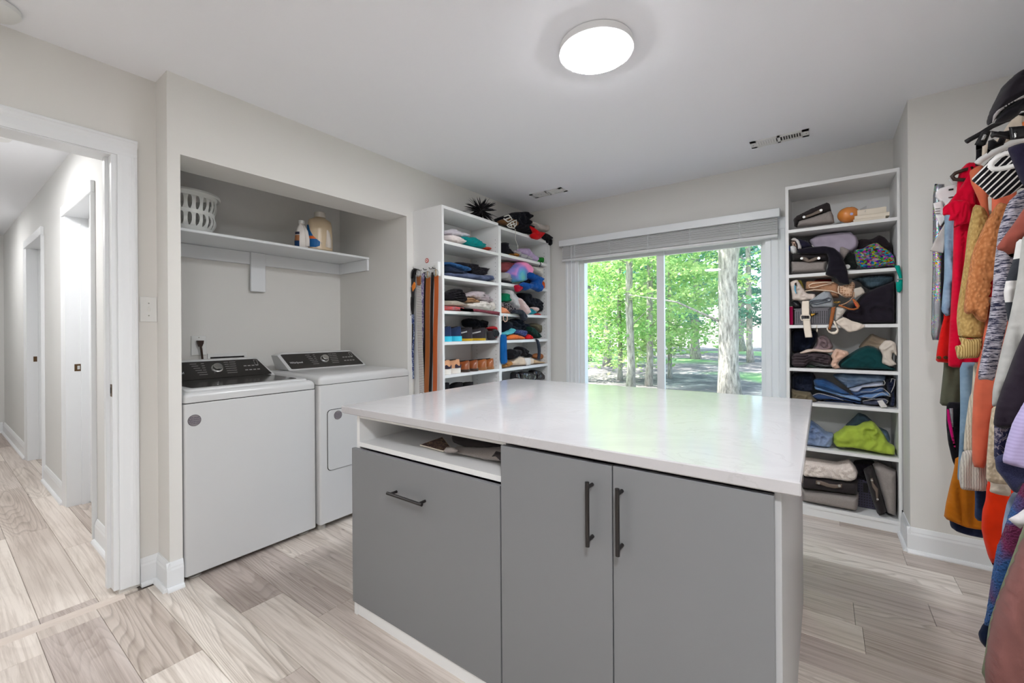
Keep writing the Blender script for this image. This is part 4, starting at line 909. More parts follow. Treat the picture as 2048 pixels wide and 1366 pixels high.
# feather bundle
fb = thing('feather_pom', 'spiky bundle of black feathers on top of the left shelving', 'decoration', (-2.28, 2.80, 2.13))
ctr = at(880+860/10.508, 400+230/10.508, 'x', -2.28); rf = random.Random(5); FE = K((26, 22, 28))
for k in range(150):
    a = rf.uniform(0, 2*math.pi); b_ = rf.uniform(-.7, .9); d = Vector((math.cos(a)*math.cos(b_)*.8, math.sin(a)*math.cos(b_), math.sin(b_))); L = rf.uniform(.09, .185)
    if ctr.z+d.z*L < 2.115 and ctr.x+d.x*L < -2.183: d.z = abs(d.z)*.4+.02
    base = ctr; s_ = d.cross(Vector((rf.random(), rf.random(), rf.random()))).normalized(); v = []
    for i, wdt in enumerate((.002, .007, .008, .006, .0006)):
        q = base+d*(L*i/4)+Vector((0, 0, -.02*(i/4)**2)); v += [q+s_*wdt, q-s_*wdt, q+d.cross(s_)*wdt*.35]
    v = [p if (p.z > 2.113 or p.x > -2.178) else Vector((p.x, p.y, 2.113)) for p in v]
    obj('feather', v, [(3*i+q, 3*i+(q+1) % 3, 3*i+3+(q+1) % 3, 3*i+3+q) for i in range(4) for q in range(3)], FE, fb, True)
xt = -2.29
LB(2.08, 'folded_sweater', 'black sweater heaped on top of the corner shelving', 'sweater', GB, 'T', [(250, 240), (330, 210), (410, 205), (420, 175), (490, 165), (590, 165), (640, 210), (655, 260), (620, 300), (700, 430), (700, 470), (600, 440), (420, 360), (300, 330)], 'x', xt-.02, .17, K((24, 24, 32)), amp=.014)
LB(2.08, 'white_cloth', 'cream cloth at the right end on top of the corner shelving', 'cloth', GB, 'T', [(625, 285), (700, 310), (800, 345), (860, 345), (905, 390), (895, 440), (850, 450), (740, 430), (680, 350)], 'x', xt, .15, K((216, 206, 198)), amp=.008)
LB(0, 'red_cloth', 'bright red cloth hanging over the top shelf edge in the corner', 'cloth', GB, 'T', [(660, 335), (740, 400), (790, 430), (880, 445), (840, 500), (790, 545), (720, 530), (695, 470), (740, 440)], 'x', -2.19, .07, K((206, 20, 28)), amp=.010)
gl_ = thing('knit_glove', 'black knit glove hanging off the corner shelving', 'glove', (-2.2, 3.6, 2.0), GB)
part(gl_, 'palm', 'T', [(820, 480), (880, 450), (930, 470), (960, 500), (940, 560), (900, 560), (850, 520)], 'x', -2.18, .05, K((20, 18, 24)), amp=.004)
for nm, q in (('finger', [(930, 470), (985, 505), (990, 530), (960, 540), (930, 520)]), ('finger', [(950, 520), (980, 540), (980, 610), (960, 625), (940, 610), (945, 560)]), ('finger', [(900, 550), (940, 550), (940, 585), (915, 590)])): part(gl_, nm, 'T', q, 'x', -2.172, .035, K((20, 18, 24)), amp=.002)
hm = thing('openwork_hat', 'white openwork cap with brown lining beside the black feathers', 'hat', (-2.25, 2.95, 2.1), GB)
part(hm, 'lining', 'T', [(245, 290), (290, 265), (370, 250), (430, 260), (490, 300), (490, 360), (440, 380), (380, 350), (330, 345), (270, 320)], 'x', -2.245, .09, K((122, 84, 52)), amp=.003)
mb = MB()
for q in ([(330, 225), (390, 205), (430, 250)], [(325, 255), (380, 300), (440, 265), (400, 210)], [(345, 265), (410, 240)], [(370, 345), (430, 300), (495, 275), (500, 330), (460, 385), (390, 370), (370, 345)], [(400, 350), (480, 320)], [(415, 310), (440, 380)], [(450, 295), (475, 375)]):
    mb.tube([at(960+a/6.829, 400+b/6.829, 'x', -2.195) for a, b in q], .0055, 6)
mb.build('openwork', K((218, 214, 208)), hm, True, kind='stuff')
wh = thing('wire_hook', 'thin pale wire hanging from the top of the corner shelving', 'wire', (-2.18, 3.0, 2.0))
MB().tube([at(960+a/6.829, 400+b/6.829, 'x', -2.178) for a, b in [(440, 380), (483, 400), (485, 470), (480, 540), (500, 580), (515, 620), (518, 690)]], .002, 6).build('wire', paint('wire_pale', (206, 200, 190), .4), wh)
LB(1.856, 'ankle_boot', 'black laced boot at the left of the upper corner shelf', 'boot', GB, 'T', [(290, 585), (325, 578), (345, 620), (340, 650), (370, 680), (420, 735), (430, 755), (290, 730)], 'x', xt, .12, K((28, 26, 32)), amp=.012)
LB(1.856, 'patterned_cloth', 'small orange and black patterned cloth on the upper corner shelf', 'cloth', GB, 'T', [(410, 735), (480, 728), (502, 765), (490, 785), (420, 765)], 'x', -2.25, .10, K((196, 130, 50), 'floral', (50, 30, 24)), amp=.006)
LB(1.856, 'folded_shirt', 'light grey folded shirt on the upper corner shelf', 'shirt', GB, 'T', [(425, 690), (520, 705), (600, 750), (700, 825), (740, 875), (600, 850), (500, 790)], 'x', -2.26, .14, K((172, 168, 176)), amp=.008)
LB(1.856, 'strappy_top', 'lilac strappy top on the upper corner shelf', 'garment', GB, 'T', [(520, 665), (640, 658), (665, 715), (760, 785), (760, 830), (740, 870), (690, 830), (640, 790), (520, 730)], 'x', -2.235, .10, K((180, 160, 194)), amp=.010)
LB(1.856, 'green_garment', 'bright green garment at the right of the upper corner shelf', 'garment', GB, 'T', [(765, 790), (860, 792), (905, 825), (910, 880), (820, 870), (755, 835)], 'x', -2.26, .13, K((34, 140, 50)), amp=.010)
MB().tube([at(960+a/6.829, 400+b/6.829, 'x', -2.176) for a, b in [(820, 850), (835, 875), (820, 890), (810, 915)]], .004, 6).build('hair_tie', K((60, 56, 70)), None); tag(bpy.data.objects['hair_tie'], 'dark hair tie dangling below the green garment', 'hair tie')
B2 = 1.608
LB(B2, 'folded_sweater', 'dusty maroon sweater at the left of the second corner shelf', 'sweater', GB, 'L4', [(100, 210), (370, 205), (380, 290), (300, 340), (260, 440), (100, 400)], 'x', xt-.02, .15, K((142, 72, 76)), amp=.010, zmax=1.835)
LB(B2, 'folded_sweater', 'grey knit sweater under the maroon one on the second corner shelf', 'sweater', GB, 'L4', [(100, 405), (220, 425), (290, 515), (390, 620), (280, 640), (100, 545)], 'x', xt, .16, K((176, 172, 172)), amp=.008)
LB(B2, 'black_cloth', 'black cloth at the bottom left of the second corner shelf', 'cloth', GB, 'L4', [(100, 548), (200, 570), (260, 635), (100, 630)], 'x', xt+.01, .14, K((34, 32, 36)), amp=.006)
td = LB(B2, 'tie_dye_cap', 'round pastel tie-dye garment in pink, blue and yellow', 'garment', GB, 'L4', [(340, 270), (400, 220), (470, 213), (560, 275), (617, 370), (570, 490), (480, 580), (380, 605), (300, 595), (235, 450), (270, 340)], 'x', -2.235, .15, None, amp=.003)
td.data.materials.append(K((0, 0, 0), 'tiedye')); td.data.transform(Matrix.Translation((0, .03, -.055))); td.location += Vector((0, -.03, .055))
LB(B2, 'rolled_towel', 'white rolled towel at the right of the second corner shelf', 'towel', GB, 'L4', [(580, 295), (680, 308), (760, 318), (860, 330), (905, 410), (870, 500), (740, 470), (630, 395)], 'x', xt, .16, K((222, 216, 210)), amp=.004)
LB(B2, 'black_cloth', 'dark navy cloth between the tie-dye garment and the blue jacket', 'cloth', GB, 'L4', [(540, 430), (640, 470), (760, 540), (860, 520), (760, 610), (640, 620), (480, 600)], 'x', -2.215, .10, K((22, 30, 48)), amp=.010)
LB(0, 'blue_jacket', 'cobalt blue jacket spilling over the second corner shelf', 'jacket', GB, 'L4', [(620, 395), (700, 440), (830, 500), (865, 540), (800, 600), (850, 700), (800, 772), (740, 735), (640, 700), (540, 745), (510, 690), (440, 640), (510, 580), (640, 620), (700, 570), (620, 520)], 'x', -2.185, .09, K((18, 76, 150)), amp=.012)
LB(0, 'crimson_cloth', 'crimson cloth hanging from the second corner shelf', 'cloth', GB, 'L4', [(355, 640), (440, 628), (505, 700), (425, 765), (385, 765)], 'x', -2.178, .05, K((172, 20, 50)), amp=.008)
LB(0, 'rust_cloth', 'rust orange cloth at the right end of the second corner shelf', 'cloth', GB, 'L4', [(840, 550), (880, 590), (888, 700), (850, 718), (810, 640)], 'x', -2.19, .05, K((190, 76, 28)), amp=.006)
B3 = 1.348
LB(B3, 'green_garment', 'emerald green garment at the left of the third corner shelf', 'garment', GB, 'L4', [(100, 840), (160, 765), (205, 850), (230, 950), (100, 950)], 'x', xt, .13, K((14, 120, 82)), amp=.010)
LB(B3, 'white_shirt', 'long white shirt sloping down the third corner shelf', 'shirt', GB, 'L4', [(150, 715), (240, 725), (330, 850), (460, 930), (480, 1000), (420, 1090), (320, 1060), (240, 960), (190, 840)], 'x', xt+.02, .13, K((206, 204, 206)), amp=.010)
LB(B3, 'pink_shirt', 'pale pink shirt beside the white one on the third corner shelf', 'shirt', GB, 'L4', [(350, 890), (400, 865), (500, 975), (585, 1100), (575, 1185), (500, 1180), (420, 1040)], 'x', -2.235, .12, K((226, 198, 194)), amp=.008)
LB(B3, 'patterned_cloth', 'black and white patterned cloth on the third corner shelf', 'cloth', GB, 'L4', [(110, 960), (220, 965), (300, 1060), (335, 1160), (200, 1160), (110, 1030)], 'x', -2.24, .12, K((30, 28, 34), 'floral', (160, 150, 150)), amp=.008)
LB(0, 'dark_scarf', 'dark slate scarf hanging over the edge of the third corner shelf', 'scarf', GB, 'L4', [(320, 1090), (470, 1080), (530, 1140), (568, 1200), (550, 1300), (490, 1280), (460, 1180), (300, 1150)], 'x', -2.178, .055, K((46, 50, 60)), amp=.008)
LB(B3, 'strappy_top', 'tangled black top with straps on the third corner shelf', 'garment', GB, 'L4', [(430, 785), (480, 775), (565, 790), (590, 865), (720, 880), (800, 960), (890, 1040), (905, 1110), (992, 1165), (965, 1220), (860, 1215), (780, 1130), (600, 1050), (500, 970), (420, 880)], 'x', xt, .15, K((24, 26, 34)), amp=.015)
LB(B3, 'teal_cloth', 'small teal cloth at the front of the third corner shelf', 'cloth', GB, 'L4', [(525, 1050), (620, 1060), (735, 1140), (650, 1190), (570, 1185)], 'x', -2.215, .09, K((22, 128, 142)), amp=.006)
LB(B3, 'white_sock', 'cream and brown sock ball on the third corner shelf', 'sock', GB, 'L4', [(640, 1045), (700, 1035), (765, 1045), (775, 1100), (730, 1140), (660, 1090)], 'x', -2.20, .07, K((212, 184, 176)), amp=.006)
LB(B3, 'red_cloth', 'small red cloth at the front edge of the third corner shelf', 'cloth', GB, 'L4', [(700, 1165), (790, 1150), (840, 1200), (730, 1195)], 'x', -2.20, .06, K((200, 30, 36)), amp=.004)
LB(B3, 'peach_cloth', 'peach orange cloth at the left front of the third corner shelf', 'cloth', GB, 'L4', [(100, 1035), (160, 1060), (230, 1140), (300, 1190), (100, 1185)], 'x', -2.22, .09, K((240, 156, 116)), amp=.006)
st_ = MB().tube([at(990+a/9.108, 620+b/9.108, 'x', -2.174) for a, b in [(160, 95), (150, 130), (150, 180), (180, 215), (215, 205), (225, 160), (215, 95)]], .0035, 6).build('peach_strap', K((236, 190, 170)), None, True); tag(st_, 'pale peach loop dangling from the third corner shelf', 'strap')
B4 = 1.120
LB(B4, 'folded_sweater', 'black and navy sweaters heaped on the fourth corner shelf', 'sweater', GB, 'L5', [(100, 190), (250, 205), (360, 150), (435, 160), (435, 225), (520, 240), (600, 350), (600, 450), (480, 520), (300, 470), (100, 410)], 'x', xt-.02, .16, K((24, 28, 40)), amp=.016)
LB(B4, 'aqua_cloth', 'crumpled aqua cloth on the fourth corner shelf', 'cloth', GB, 'L5', [(110, 410), (200, 395), (250, 370), (280, 325), (345, 370), (270, 445), (150, 470), (110, 450)], 'x', -2.235, .11, K((96, 196, 206)), amp=.012)
LB(B4, 'dotted_cloth', 'navy and white dotted cloth on the fourth corner shelf', 'cloth', GB, 'L5', [(290, 400), (380, 358), (525, 368), (525, 440), (480, 505), (330, 445)], 'x', -2.23, .11, K((48, 60, 112), 'lace', (200, 206, 220)), amp=.006)
LB(B4, 'orange_cloth', 'orange cloth at the front of the fourth corner shelf', 'cloth', GB, 'L5', [(213, 500), (250, 450), (340, 438), (470, 480), (520, 530), (490, 575), (400, 575), (230, 560)], 'x', -2.215, .10, K((240, 122, 62)), amp=.010)
LB(B4, 'red_cloth', 'bright red cloth right of the orange one on the fourth corner shelf', 'cloth', GB, 'L5', [(530, 490), (600, 438), (640, 465), (688, 585), (560, 570)], 'x', -2.21, .07, K((222, 30, 36)), amp=.008)
LB(B4, 'dark_green_cloth', 'dark green garment on the fourth corner shelf', 'garment', GB, 'L5', [(570, 290), (640, 310), (720, 390), (810, 490), (740, 540), (640, 460), (560, 400)], 'x', -2.25, .12, K((20, 52, 44)), amp=.010)
cp_ = LB(B4, 'olive_beanie', 'olive brown cap at the back of the fourth corner shelf', 'cap', GB, 'L5', [(590, 275), (680, 235), (760, 265), (812, 340), (805, 400), (770, 430), (700, 400), (640, 330)], 'x', xt-.02, .16, K((104, 96, 76)), amp=.003)
sk = LB(0, 'dark_strap', 'dark slate strap hanging from the fourth corner shelf', 'strap', GB, 'L5', [(735, 520), (790, 540), (820, 640), (832, 760), (815, 905), (770, 905), (785, 760), (770, 620)], 'x', -2.175, .02, K((44, 50, 62)), amp=.003)
LB(0, 'blue_towel', 'royal blue cloth hanging down in front of the corner shelves', 'towel', GB, 'L5', [(105, 440), (195, 450), (205, 600), (218, 960), (170, 990), (105, 975)], 'x', -2.17, .035, K((14, 92, 160)), amp=.010, wf=(22, 4))
B5 = .879
for k, q in enumerate(([(110, 1000), (185, 985), (200, 1020), (190, 1055), (110, 1050)], [(200, 960), (265, 925), (288, 960), (285, 1010), (220, 1040)])):
    LB(B5, 'tan_bootie', 'tan suede bootie under the blue cloth, '+('left one' if k == 0 else 'right one'), 'shoe', GB, 'L5', q, 'x', -2.225, .07, K((184, 130, 72)), amp=.004)
sn = thing('chunky_sneaker', 'cream high sneaker with black laces and straps on the fifth corner shelf', 'shoe', (-2.24, 3.1, B5+.012), GB)
ZP[sn.name] = B5+.0115; part(sn, 'upper', 'L5', [(228, 930), (340, 820), (400, 830), (450, 850), (560, 860), (642, 870), (640, 1005), (540, 1022), (300, 1015), (235, 990)], 'x', -2.245, .11, K((228, 204, 180)), amp=.003)
for q in ([(218, 780), (270, 705), (330, 720), (420, 715), (430, 790), (340, 880), (250, 905), (215, 860)], [(395, 690), (430, 658), (520, 700), (560, 760), (500, 850), (420, 800)], [(540, 770), (590, 790), (632, 850), (590, 865), (530, 840)]): part(sn, 'strap', 'L5', q, 'x', -2.225, .12, K((28, 27, 30)), amp=.010)
part(sn, 'white_panel', 'L5', [(520, 870), (642, 870), (640, 1005), (560, 1015)], 'x', -2.196, .03, K((226, 220, 214)), amp=.001)
sn2 = thing('sandal', 'tan flat sandal lying at the right of the fifth corner shelf', 'sandal', (-2.24, 3.5, B5+.012), GB)
ZP[sn2.name] = B5+.0115; part(sn2, 'footbed', 'L5', [(640, 890), (700, 900), (780, 925), (900, 950), (905, 968), (770, 975), (650, 975)], 'x', -2.235, .09, K((214, 180, 140)), amp=.002)
part(sn2, 'strap', 'L5', [(655, 830), (740, 785), (830, 790), (872, 830), (850, 890), (760, 900), (690, 880)], 'x', -2.26, .06, paint('tan_cork', (158, 96, 54), .6), amp=.002)
B6 = .652
for k, q in enumerate(([(318, 1260), (330, 1150), (352, 1120), (385, 1150), (405, 1260)], [(410, 1260), (420, 1140), (470, 1115), (620, 1130), (690, 1160), (690, 1260)], [(650, 1100), (700, 1080), (790, 1110), (850, 1180), (866, 1270), (700, 1270), (690, 1180)])):
    LB(.6405, 'heeled_shoe', ('black heel standing upright, seen just over the countertop', 'pair of dark buckled shoes just over the countertop', 'glossy black and tan heeled shoe just over the countertop')[k], 'shoe', GB, 'L5', q+[(q[-1][0], 1500), (q[0][0], 1500)], 'x', -2.25, .10, paint('patent_black', (30, 27, 30), .15, .6), amp=.006)
# --- belts on a rail
rail = thing('belt_rail', 'white wall rail with hooks on the side of the left shelving', 'rail', (-2.33, 2.168, 1.66))
box('rail_board', -2.47, -2.195, 2.158, 2.169, 1.615, 1.705, MEL, rail, .002); box('end_block', -2.215, -2.186, 2.135, 2.158, 1.60, 1.70, MEL, rail, .002)
for x in (-2.44, -2.385, -2.33, -2.27, -2.235): MB().tube([(x, 2.16, 1.66), (x, 2.135, 1.655), (x, 2.125, 1.665)], .003, 6).build('hook', BLACKM, rail)
bd_ = thing('red_ring_badge', 'round red and white badge on the side of the left shelving', 'badge', (-2.33, 2.168, 1.725))
MB().tube([(-2.337, 2.1695, 1.727), (-2.337, 2.167, 1.727)], .0175, 24).build('rim', paint('badge_red', (170, 44, 44), .4), bd_); MB().tube([(-2.337, 2.168, 1.727), (-2.337, 2.1660, 1.727)], .0125, 24).build('face', paint('badge_white', (236, 206, 200), .4), bd_)
MB().box(-2.341, -2.333, 2.1652, 2.166, 1.724, 1.730).build('mark', paint('badge_red', (170, 44, 44), .4), bd_)
GBt = 'belts and straps on the belt rail'
def strap(name, label, top, bot, wd, mat, y, x0=None, extra=None, cat='belt', mid=None):
    """hanging strap from px top to px bot (crop B coordinates), wd metres"""
    t_ = at(800+top[0]/8.54, 500+top[1]/8.54, 'y', y); b_ = at(800+bot[0]/8.54, 500+bot[1]/8.54, 'y', y)
    t = thing(name, label, cat, (t_.x, y, t_.z), GBt); n = 14; v = []
    for i in range(n+1):
        u = i/n; p = t_.lerp(b_, u); o_ = .0025*math.sin(u*9+top[0]); v += [(p.x-wd/2, y+o_-.0015, p.z), (p.x+wd/2, y+o_-.0015, p.z), (p.x+wd/2, y+o_+.0015, p.z), (p.x-wd/2, y+o_+.0015, p.z)]
    f = [(i*4+q, i*4+(q+1) % 4, i*4+4+(q+1) % 4, i*4+4+q) for i in range(n) for q in range(4)]+[(0, 3, 2, 1), (n*4, n*4+1, n*4+2, n*4+3)]
    obj('band', v, f, mat, t, True, 40)
    if extra == 'buckle':
        c = Vector((t_.x, y-.004, t_.z+.02)); MB().tube([c+Vector((math.cos(a)*wd*.55, 0, math.sin(a)*.024)) for a in [q*math.pi/6 for q in range(12)]], .003, 6, True).build('buckle', CHROME, t, True)
        MB().tube([c+Vector((0, -.002, .022)), c+Vector((.003, -.004, -.025))], .002, 6).build('prong', BRASS, t)
    return t
LB_ = lambda rgb: paint('leather_%d_%d_%d' % rgb, rgb, .4, .4)
s1 = strap('leather_belt', 'black belt folded over the first hook of the belt rail', (235, 330), (160, 2000), .042, LB_((26, 24, 27)), 2.150)
MB().tube([at(800+a/8.54, 500+b/8.54, 'y', 2.146) for a, b in [(205, 480), (215, 370), (245, 325), (285, 330), (270, 420)]], .008, 8).build('fold', LB_((26, 24, 27)), s1, True)
strap('strap', 'thin black strap with metal clips, leftmost on the belt rail', (200, 800), (110, 1366*1.36), .012, LB_((30, 28, 30)), 2.140, cat='strap')
for q, yy in enumerate((1110, 1830)):
    p = at(800+150/8.54, 500+yy/8.54, 'y', 2.138); t = thing('metal_clip', 'small silver clip on the thin black strap, '+('upper' if q == 0 else 'lower')+' one', 'clip', tuple(p)); MB().tube([p+Vector((-.02, 0, 0)), p+Vector((0, -.003, .008)), p+Vector((.02, 0, 0))], .004, 6).build('bar', CHROME, t); MB().tube([p+Vector((math.cos(a)*.011, -.003, math.sin(a)*.011)) for a in [k*math.pi/4 for k in range(8)]], .0025, 6, True).build('ring', CHROME, t)
strap('necktie', 'navy and white patterned strap behind the black straps', (225, 1100), (215, 2200), .026, K((40, 56, 110), 'floral', (170, 180, 200)), 2.152, cat='tie')
p_ = plane('B', [(200, 620), (240, 540), (265, 570), (265, 640), (215, 715)], 'y', 2.128); tg = soft('orange_tag', p_, 'y', 2.128, .004, LB_((226, 128, 40)), None, amp=.0, sm=0); tag(tg, 'orange leather tag on the black belt', 'tag')
sb = strap('woven_belt', 'black and white woven belt with a tan leather tab', (315, 600), (375, 2560), .050, K((40, 32, 44), 'weave', (236, 232, 228)), 2.134)
p_ = plane('B', [(282, 440), (355, 435), (358, 580), (330, 608), (290, 600)], 'y', 2.130); soft('tab', p_, 'y', 2.130, .005, LB_((136, 78, 40)), sb, amp=0, sm=0)
c = at(800+318/8.54, 500+395/8.54, 'y', 2.128); MB().tube([c+Vector((math.cos(a)*.021, 0, math.sin(a)*.026)) for a in [q*math.pi/7 for q in range(14)]], .0035, 6, True).build('buckle', CHROME, sb, True)
strap('necktie', 'purple and grey patterned strap right of the woven belt', (392, 400), (370, 1800), .026, K((110, 98, 140), 'floral', (190, 186, 200)), 2.142, cat='tie')
strap('leather_belt', 'plain black belt between the patterned strap and the tan belt', (425, 380), (395, 2540), .030, LB_((28, 28, 30)), 2.150)
strap('leather_belt', 'tan brown leather belt with a silver buckle and brass prong', (480, 470), (455, 2520), .044, LB_((150, 84, 34)), 2.136, extra='buckle')
strap('leather_belt', 'black belt between the tan and the orange brown belts', (555, 380), (520, 2500), .026, LB_((38, 36, 36)), 2.148)
strap('leather_belt', 'glossy orange brown leather belt, rightmost on the belt rail', (622, 440), (590, 2480), .040, LB_((176, 84, 32)), 2.130, extra='buckle')
#@@PART3
# ------------------------------------------------------------ things in the right shelving
GR = 'things in the right shelving'; HS = .010
FELT = K((158, 150, 146), 'speck', (132, 124, 121)); FDK = K((50, 45, 46)); HND = paint('handle_leather', (112, 98, 88), .5)
def RC(zs, name, label, cat, cr, pts, yf, T, mat, **k):
    """yf = y of the front face"""
    return cloth(name, label, cat, k.pop('group', GR), cr, pts, 'y', yf+T/2, T, mat, zmin=(zs+HS+.001 if zs else None), zmax=k.pop('zmax', (min([z-.0115 for z in RZ if z > zs+.02] or [2.126]) if zs else None)), u0=(-.174 if zs else None), u1=.358, **k)
def ppart(t, name, cr, pts, y, T, mat, **k):
    k.setdefault('amp', .001); return part(t, name, cr, pts, 'y', y, T, mat, **k)
def rivet(t, cr, x, y_, Y, r=.008):
    ox, oy, s = CR[cr]; p = at(ox+x/s, oy+y_/s, 'y', Y); MB().tube([p, p+Vector((0, -.004, 0))], r, 12).build('rivet', CHROME, t)
z1, z2, z3, z4, z5, z6, z7 = RZ
# shelf 1
t = thing('fabric_bin', 'collapsed grey felt bin with black rim, tilted, on the top right shelf', 'bin', (-.08, 3.45, z1+.01), GR)
ppart(t, 'felt_body', 'R1', [(190, 522), (215, 430), (450, 355), (740, 258), (775, 330), (795, 450), (720, 472), (460, 500)], 3.43, .11, FELT, amp=.003, sm=0, R=.02, zmin=z1+.0105)
ppart(t, 'rim_band', 'R1', [(135, 400), (180, 350), (420, 230), (680, 128), (722, 150), (745, 262), (460, 352), (215, 440), (195, 522), (150, 505)], 3.425, .12, FDK, amp=.002, sm=0, R=.02)
ppart(t, 'handle', 'R1', [(280, 350), (420, 300), (590, 215), (612, 232), (600, 275), (440, 335), (295, 385)], 3.362, .006, HND, sm=0)
rivet(t, 'R1', 305, 355, 3.358); rivet(t, 'R1', 578, 247, 3.358)
tg = thing('orange_ball', 'round orange soft toy ball wrapped in clear plastic', 'toy', tuple(at(1570+1020/8.036, 390+440/8.036, 'y', 3.46)), GR)
bc = at(1570+1018/8.036, 390+318/8.036, 'y', 3.45); v = []; f = []; nu, nv = 20, 14
rb = .0505
for i in range(nv+1):
    for q in range(nu):
        a, b_ = 2*math.pi*q/nu, math.pi*i/nv-math.pi/2; r = rb*(1+.05*abs(math.sin(a*2.5)))*(1-.06*math.exp(-((b_-1.5)/.3)**2)); v.append((bc.x+r*1.08*math.cos(b_)*math.cos(a), bc.y+r*math.cos(b_)*math.sin(a), max(z1+.011, bc.z+r*.95*math.sin(b_))))
MB().add(v, [(i*nu+q, i*nu+(q+1) % nu, (i+1)*nu+(q+1) % nu, (i+1)*nu+q) for i in range(nv) for q in range(nu)]).build('ball', paint('orange_toy', (222, 138, 62), .25, .5, coat=.8), tg, True)
s_ = at(1570+1070/8.036, 390+305/8.036, 'y', 3.397); MB().tube([s_, s_+Vector((0, -.002, 0))], .008, 12).build('sticker', paint('toy_sticker', (170, 170, 205), .4), tg)
mb = MB(); k0 = Vector((bc.x+.053, 3.42, bc.z+.0)); v = [k0, k0+Vector((.035, .0, .035)), k0+Vector((.03, -.01, .0)), k0+Vector((.012, 0, -.03)), k0+Vector((.0, .01, .02))]; mb.add(v, [(0, 2, 1), (0, 3, 2), (0, 1, 4), (1, 2, 4)]).build('plastic_twist', glassmat('clear_plastic', (.93, .93, .93), .3), tg)
PG = paint('paper_edge', (226, 216, 200), .8)
for k, (x0, x1, za, zb, yy, lb) in enumerate(((.160, .312, z1+.010, z1+.030, 3.385, 'bottom'), (.166, .330, z1+.0305, z1+.052, 3.39, 'middle'), (.180, .318, z1+.0525, z1+.090, 3.41, 'top'))):
    t = thing('book', 'cream paper-edged book, %s of the small stack on the top right shelf' % lb, 'book', (x0, yy, za), GR)
    box('page_block', x0+.001, x1-.001, yy+.002, yy+.14, za+.0015, zb-.0015, PG, t); MB().box(x0, x1, yy, yy+.142, za, za+.0014).build('cover', PG if k else HOLE, t); MB().box(x0, x1, yy, yy+.142, zb-.0014, zb).build('cover', PG, t)
# shelf 2
RC(z2, 'dark_jacket', 'dark brown jacket bundled at the right of the second right shelf', 'jacket', 'R1', [(1130, 760), (1200, 715), (1380, 720), (1500, 650), (1600, 690), (1750, 830), (1805, 950), (1800, 1120), (1600, 1100), (1460, 1100), (1150, 1100)], 3.50, .15, K((46, 38, 42)), amp=.010)
RC(z2, 'neck_pillow', 'smooth lavender neck pillow on the second right shelf', 'pillow', 'R1', [(380, 735), (520, 650), (700, 600), (880, 570), (1060, 605), (1160, 690), (1190, 780), (1170, 860), (1090, 930), (880, 1000), (500, 960), (430, 850)], 3.46, .17, K((176, 166, 182)), amp=.001, zmax=1.835)
t = thing('plush_slipper', 'white and navy plush slipper at the left of the second right shelf', 'slipper', (-.14, 3.42, z2+.06), GR)
ZP[t.name] = z2+.0105; ppart(t, 'navy_body', 'R1', [(110, 730), (220, 700), (380, 755), (460, 840), (290, 890), (180, 880)], 3.47, .10, K((40, 38, 56)), amp=.004)
ppart(t, 'white_ring', 'R1', [(85, 735), (110, 700), (160, 688), (225, 730), (265, 830), (262, 870), (205, 872), (200, 790), (170, 740), (125, 735)], 3.41, .05, K((226, 222, 220)), amp=.002)
ppart(t, 'brown_face', 'R1', [(90, 745), (165, 745), (195, 800), (190, 850), (120, 830)], 3.42, .05, K((66, 44, 40), 'floral', (220, 190, 170)), amp=.002)
ppart(t, 'white_toe', 'R1', [(75, 830), (130, 810), (185, 840), (198, 940), (130, 955), (90, 915)], 3.40, .06, K((222, 222, 222)), amp=.001)
ppart(t, 'blue_tip', 'R1', [(36, 830), (75, 795), (80, 900), (50, 895)], 3.40, .03, K((28, 70, 180)), amp=.001)
ppart(t, 'piping', 'R1', [(378, 757), (395, 755), (465, 830), (452, 838)], 3.405, .006, K((226, 222, 222)), sm=0)
t = thing('fabric_bin', 'grey felt bin with black rim and bow-shaped handle on the second right shelf', 'bin', (-.1, 3.45, z2+.01), GR)
ppart(t, 'felt_body', 'R1', [(95, 1075), (685, 1070), (655, 1245), (100, 1272)], 3.455, .16, FELT, zmin=z2+.0105, sm=0, R=.02, amp=.002)
ppart(t, 'rim_band', 'R1', [(110, 955), (300, 948), (695, 942), (698, 1070), (130, 1078)], 3.45, .165, FDK, sm=0, R=.02, amp=.001)
ppart(t, 'handle', 'R1', [(240, 1020), (275, 985), (350, 1000), (390, 1040), (480, 1000), (570, 985), (582, 1020), (470, 1060), (380, 1085), (290, 1055)], 3.362, .006, HND, sm=0); rivet(t, 'R1', 268, 1020, 3.356); rivet(t, 'R1', 542, 1017, 3.356)
RC(None, 'black_shirt', 'black shirt draped over the bin and hanging off the second right shelf', 'shirt', 'R1', [(200, 875), (400, 838), (640, 820), (790, 850), (880, 930), (940, 1030), (1000, 1200), (1040, 1441), (960, 1435), (860, 1400), (800, 1330), (700, 1300), (645, 1280), (690, 1150), (700, 1010), (670, 945), (420, 948), (200, 942)], 3.325, .045, K((28, 25, 34)), amp=.010, wf=(12, 8))
RC(z2, 'felt_pouch', 'small grey felt flap between the black shirt and the yarn scarf', 'pouch', 'R1', [(880, 845), (920, 828), (1045, 888), (990, 960), (940, 1035), (890, 950)], 3.40, .03, FELT, amp=.001)
RC(z2, 'dark_green_cloth', 'dark green sleeve in front of the multicoloured scarf', 'garment', 'R1', [(940, 1045), (1000, 950), (1070, 915), (1130, 960), (1170, 1100), (1150, 1190), (1020, 1190), (960, 1100)], 3.43, .07, K((34, 40, 38)), amp=.008)
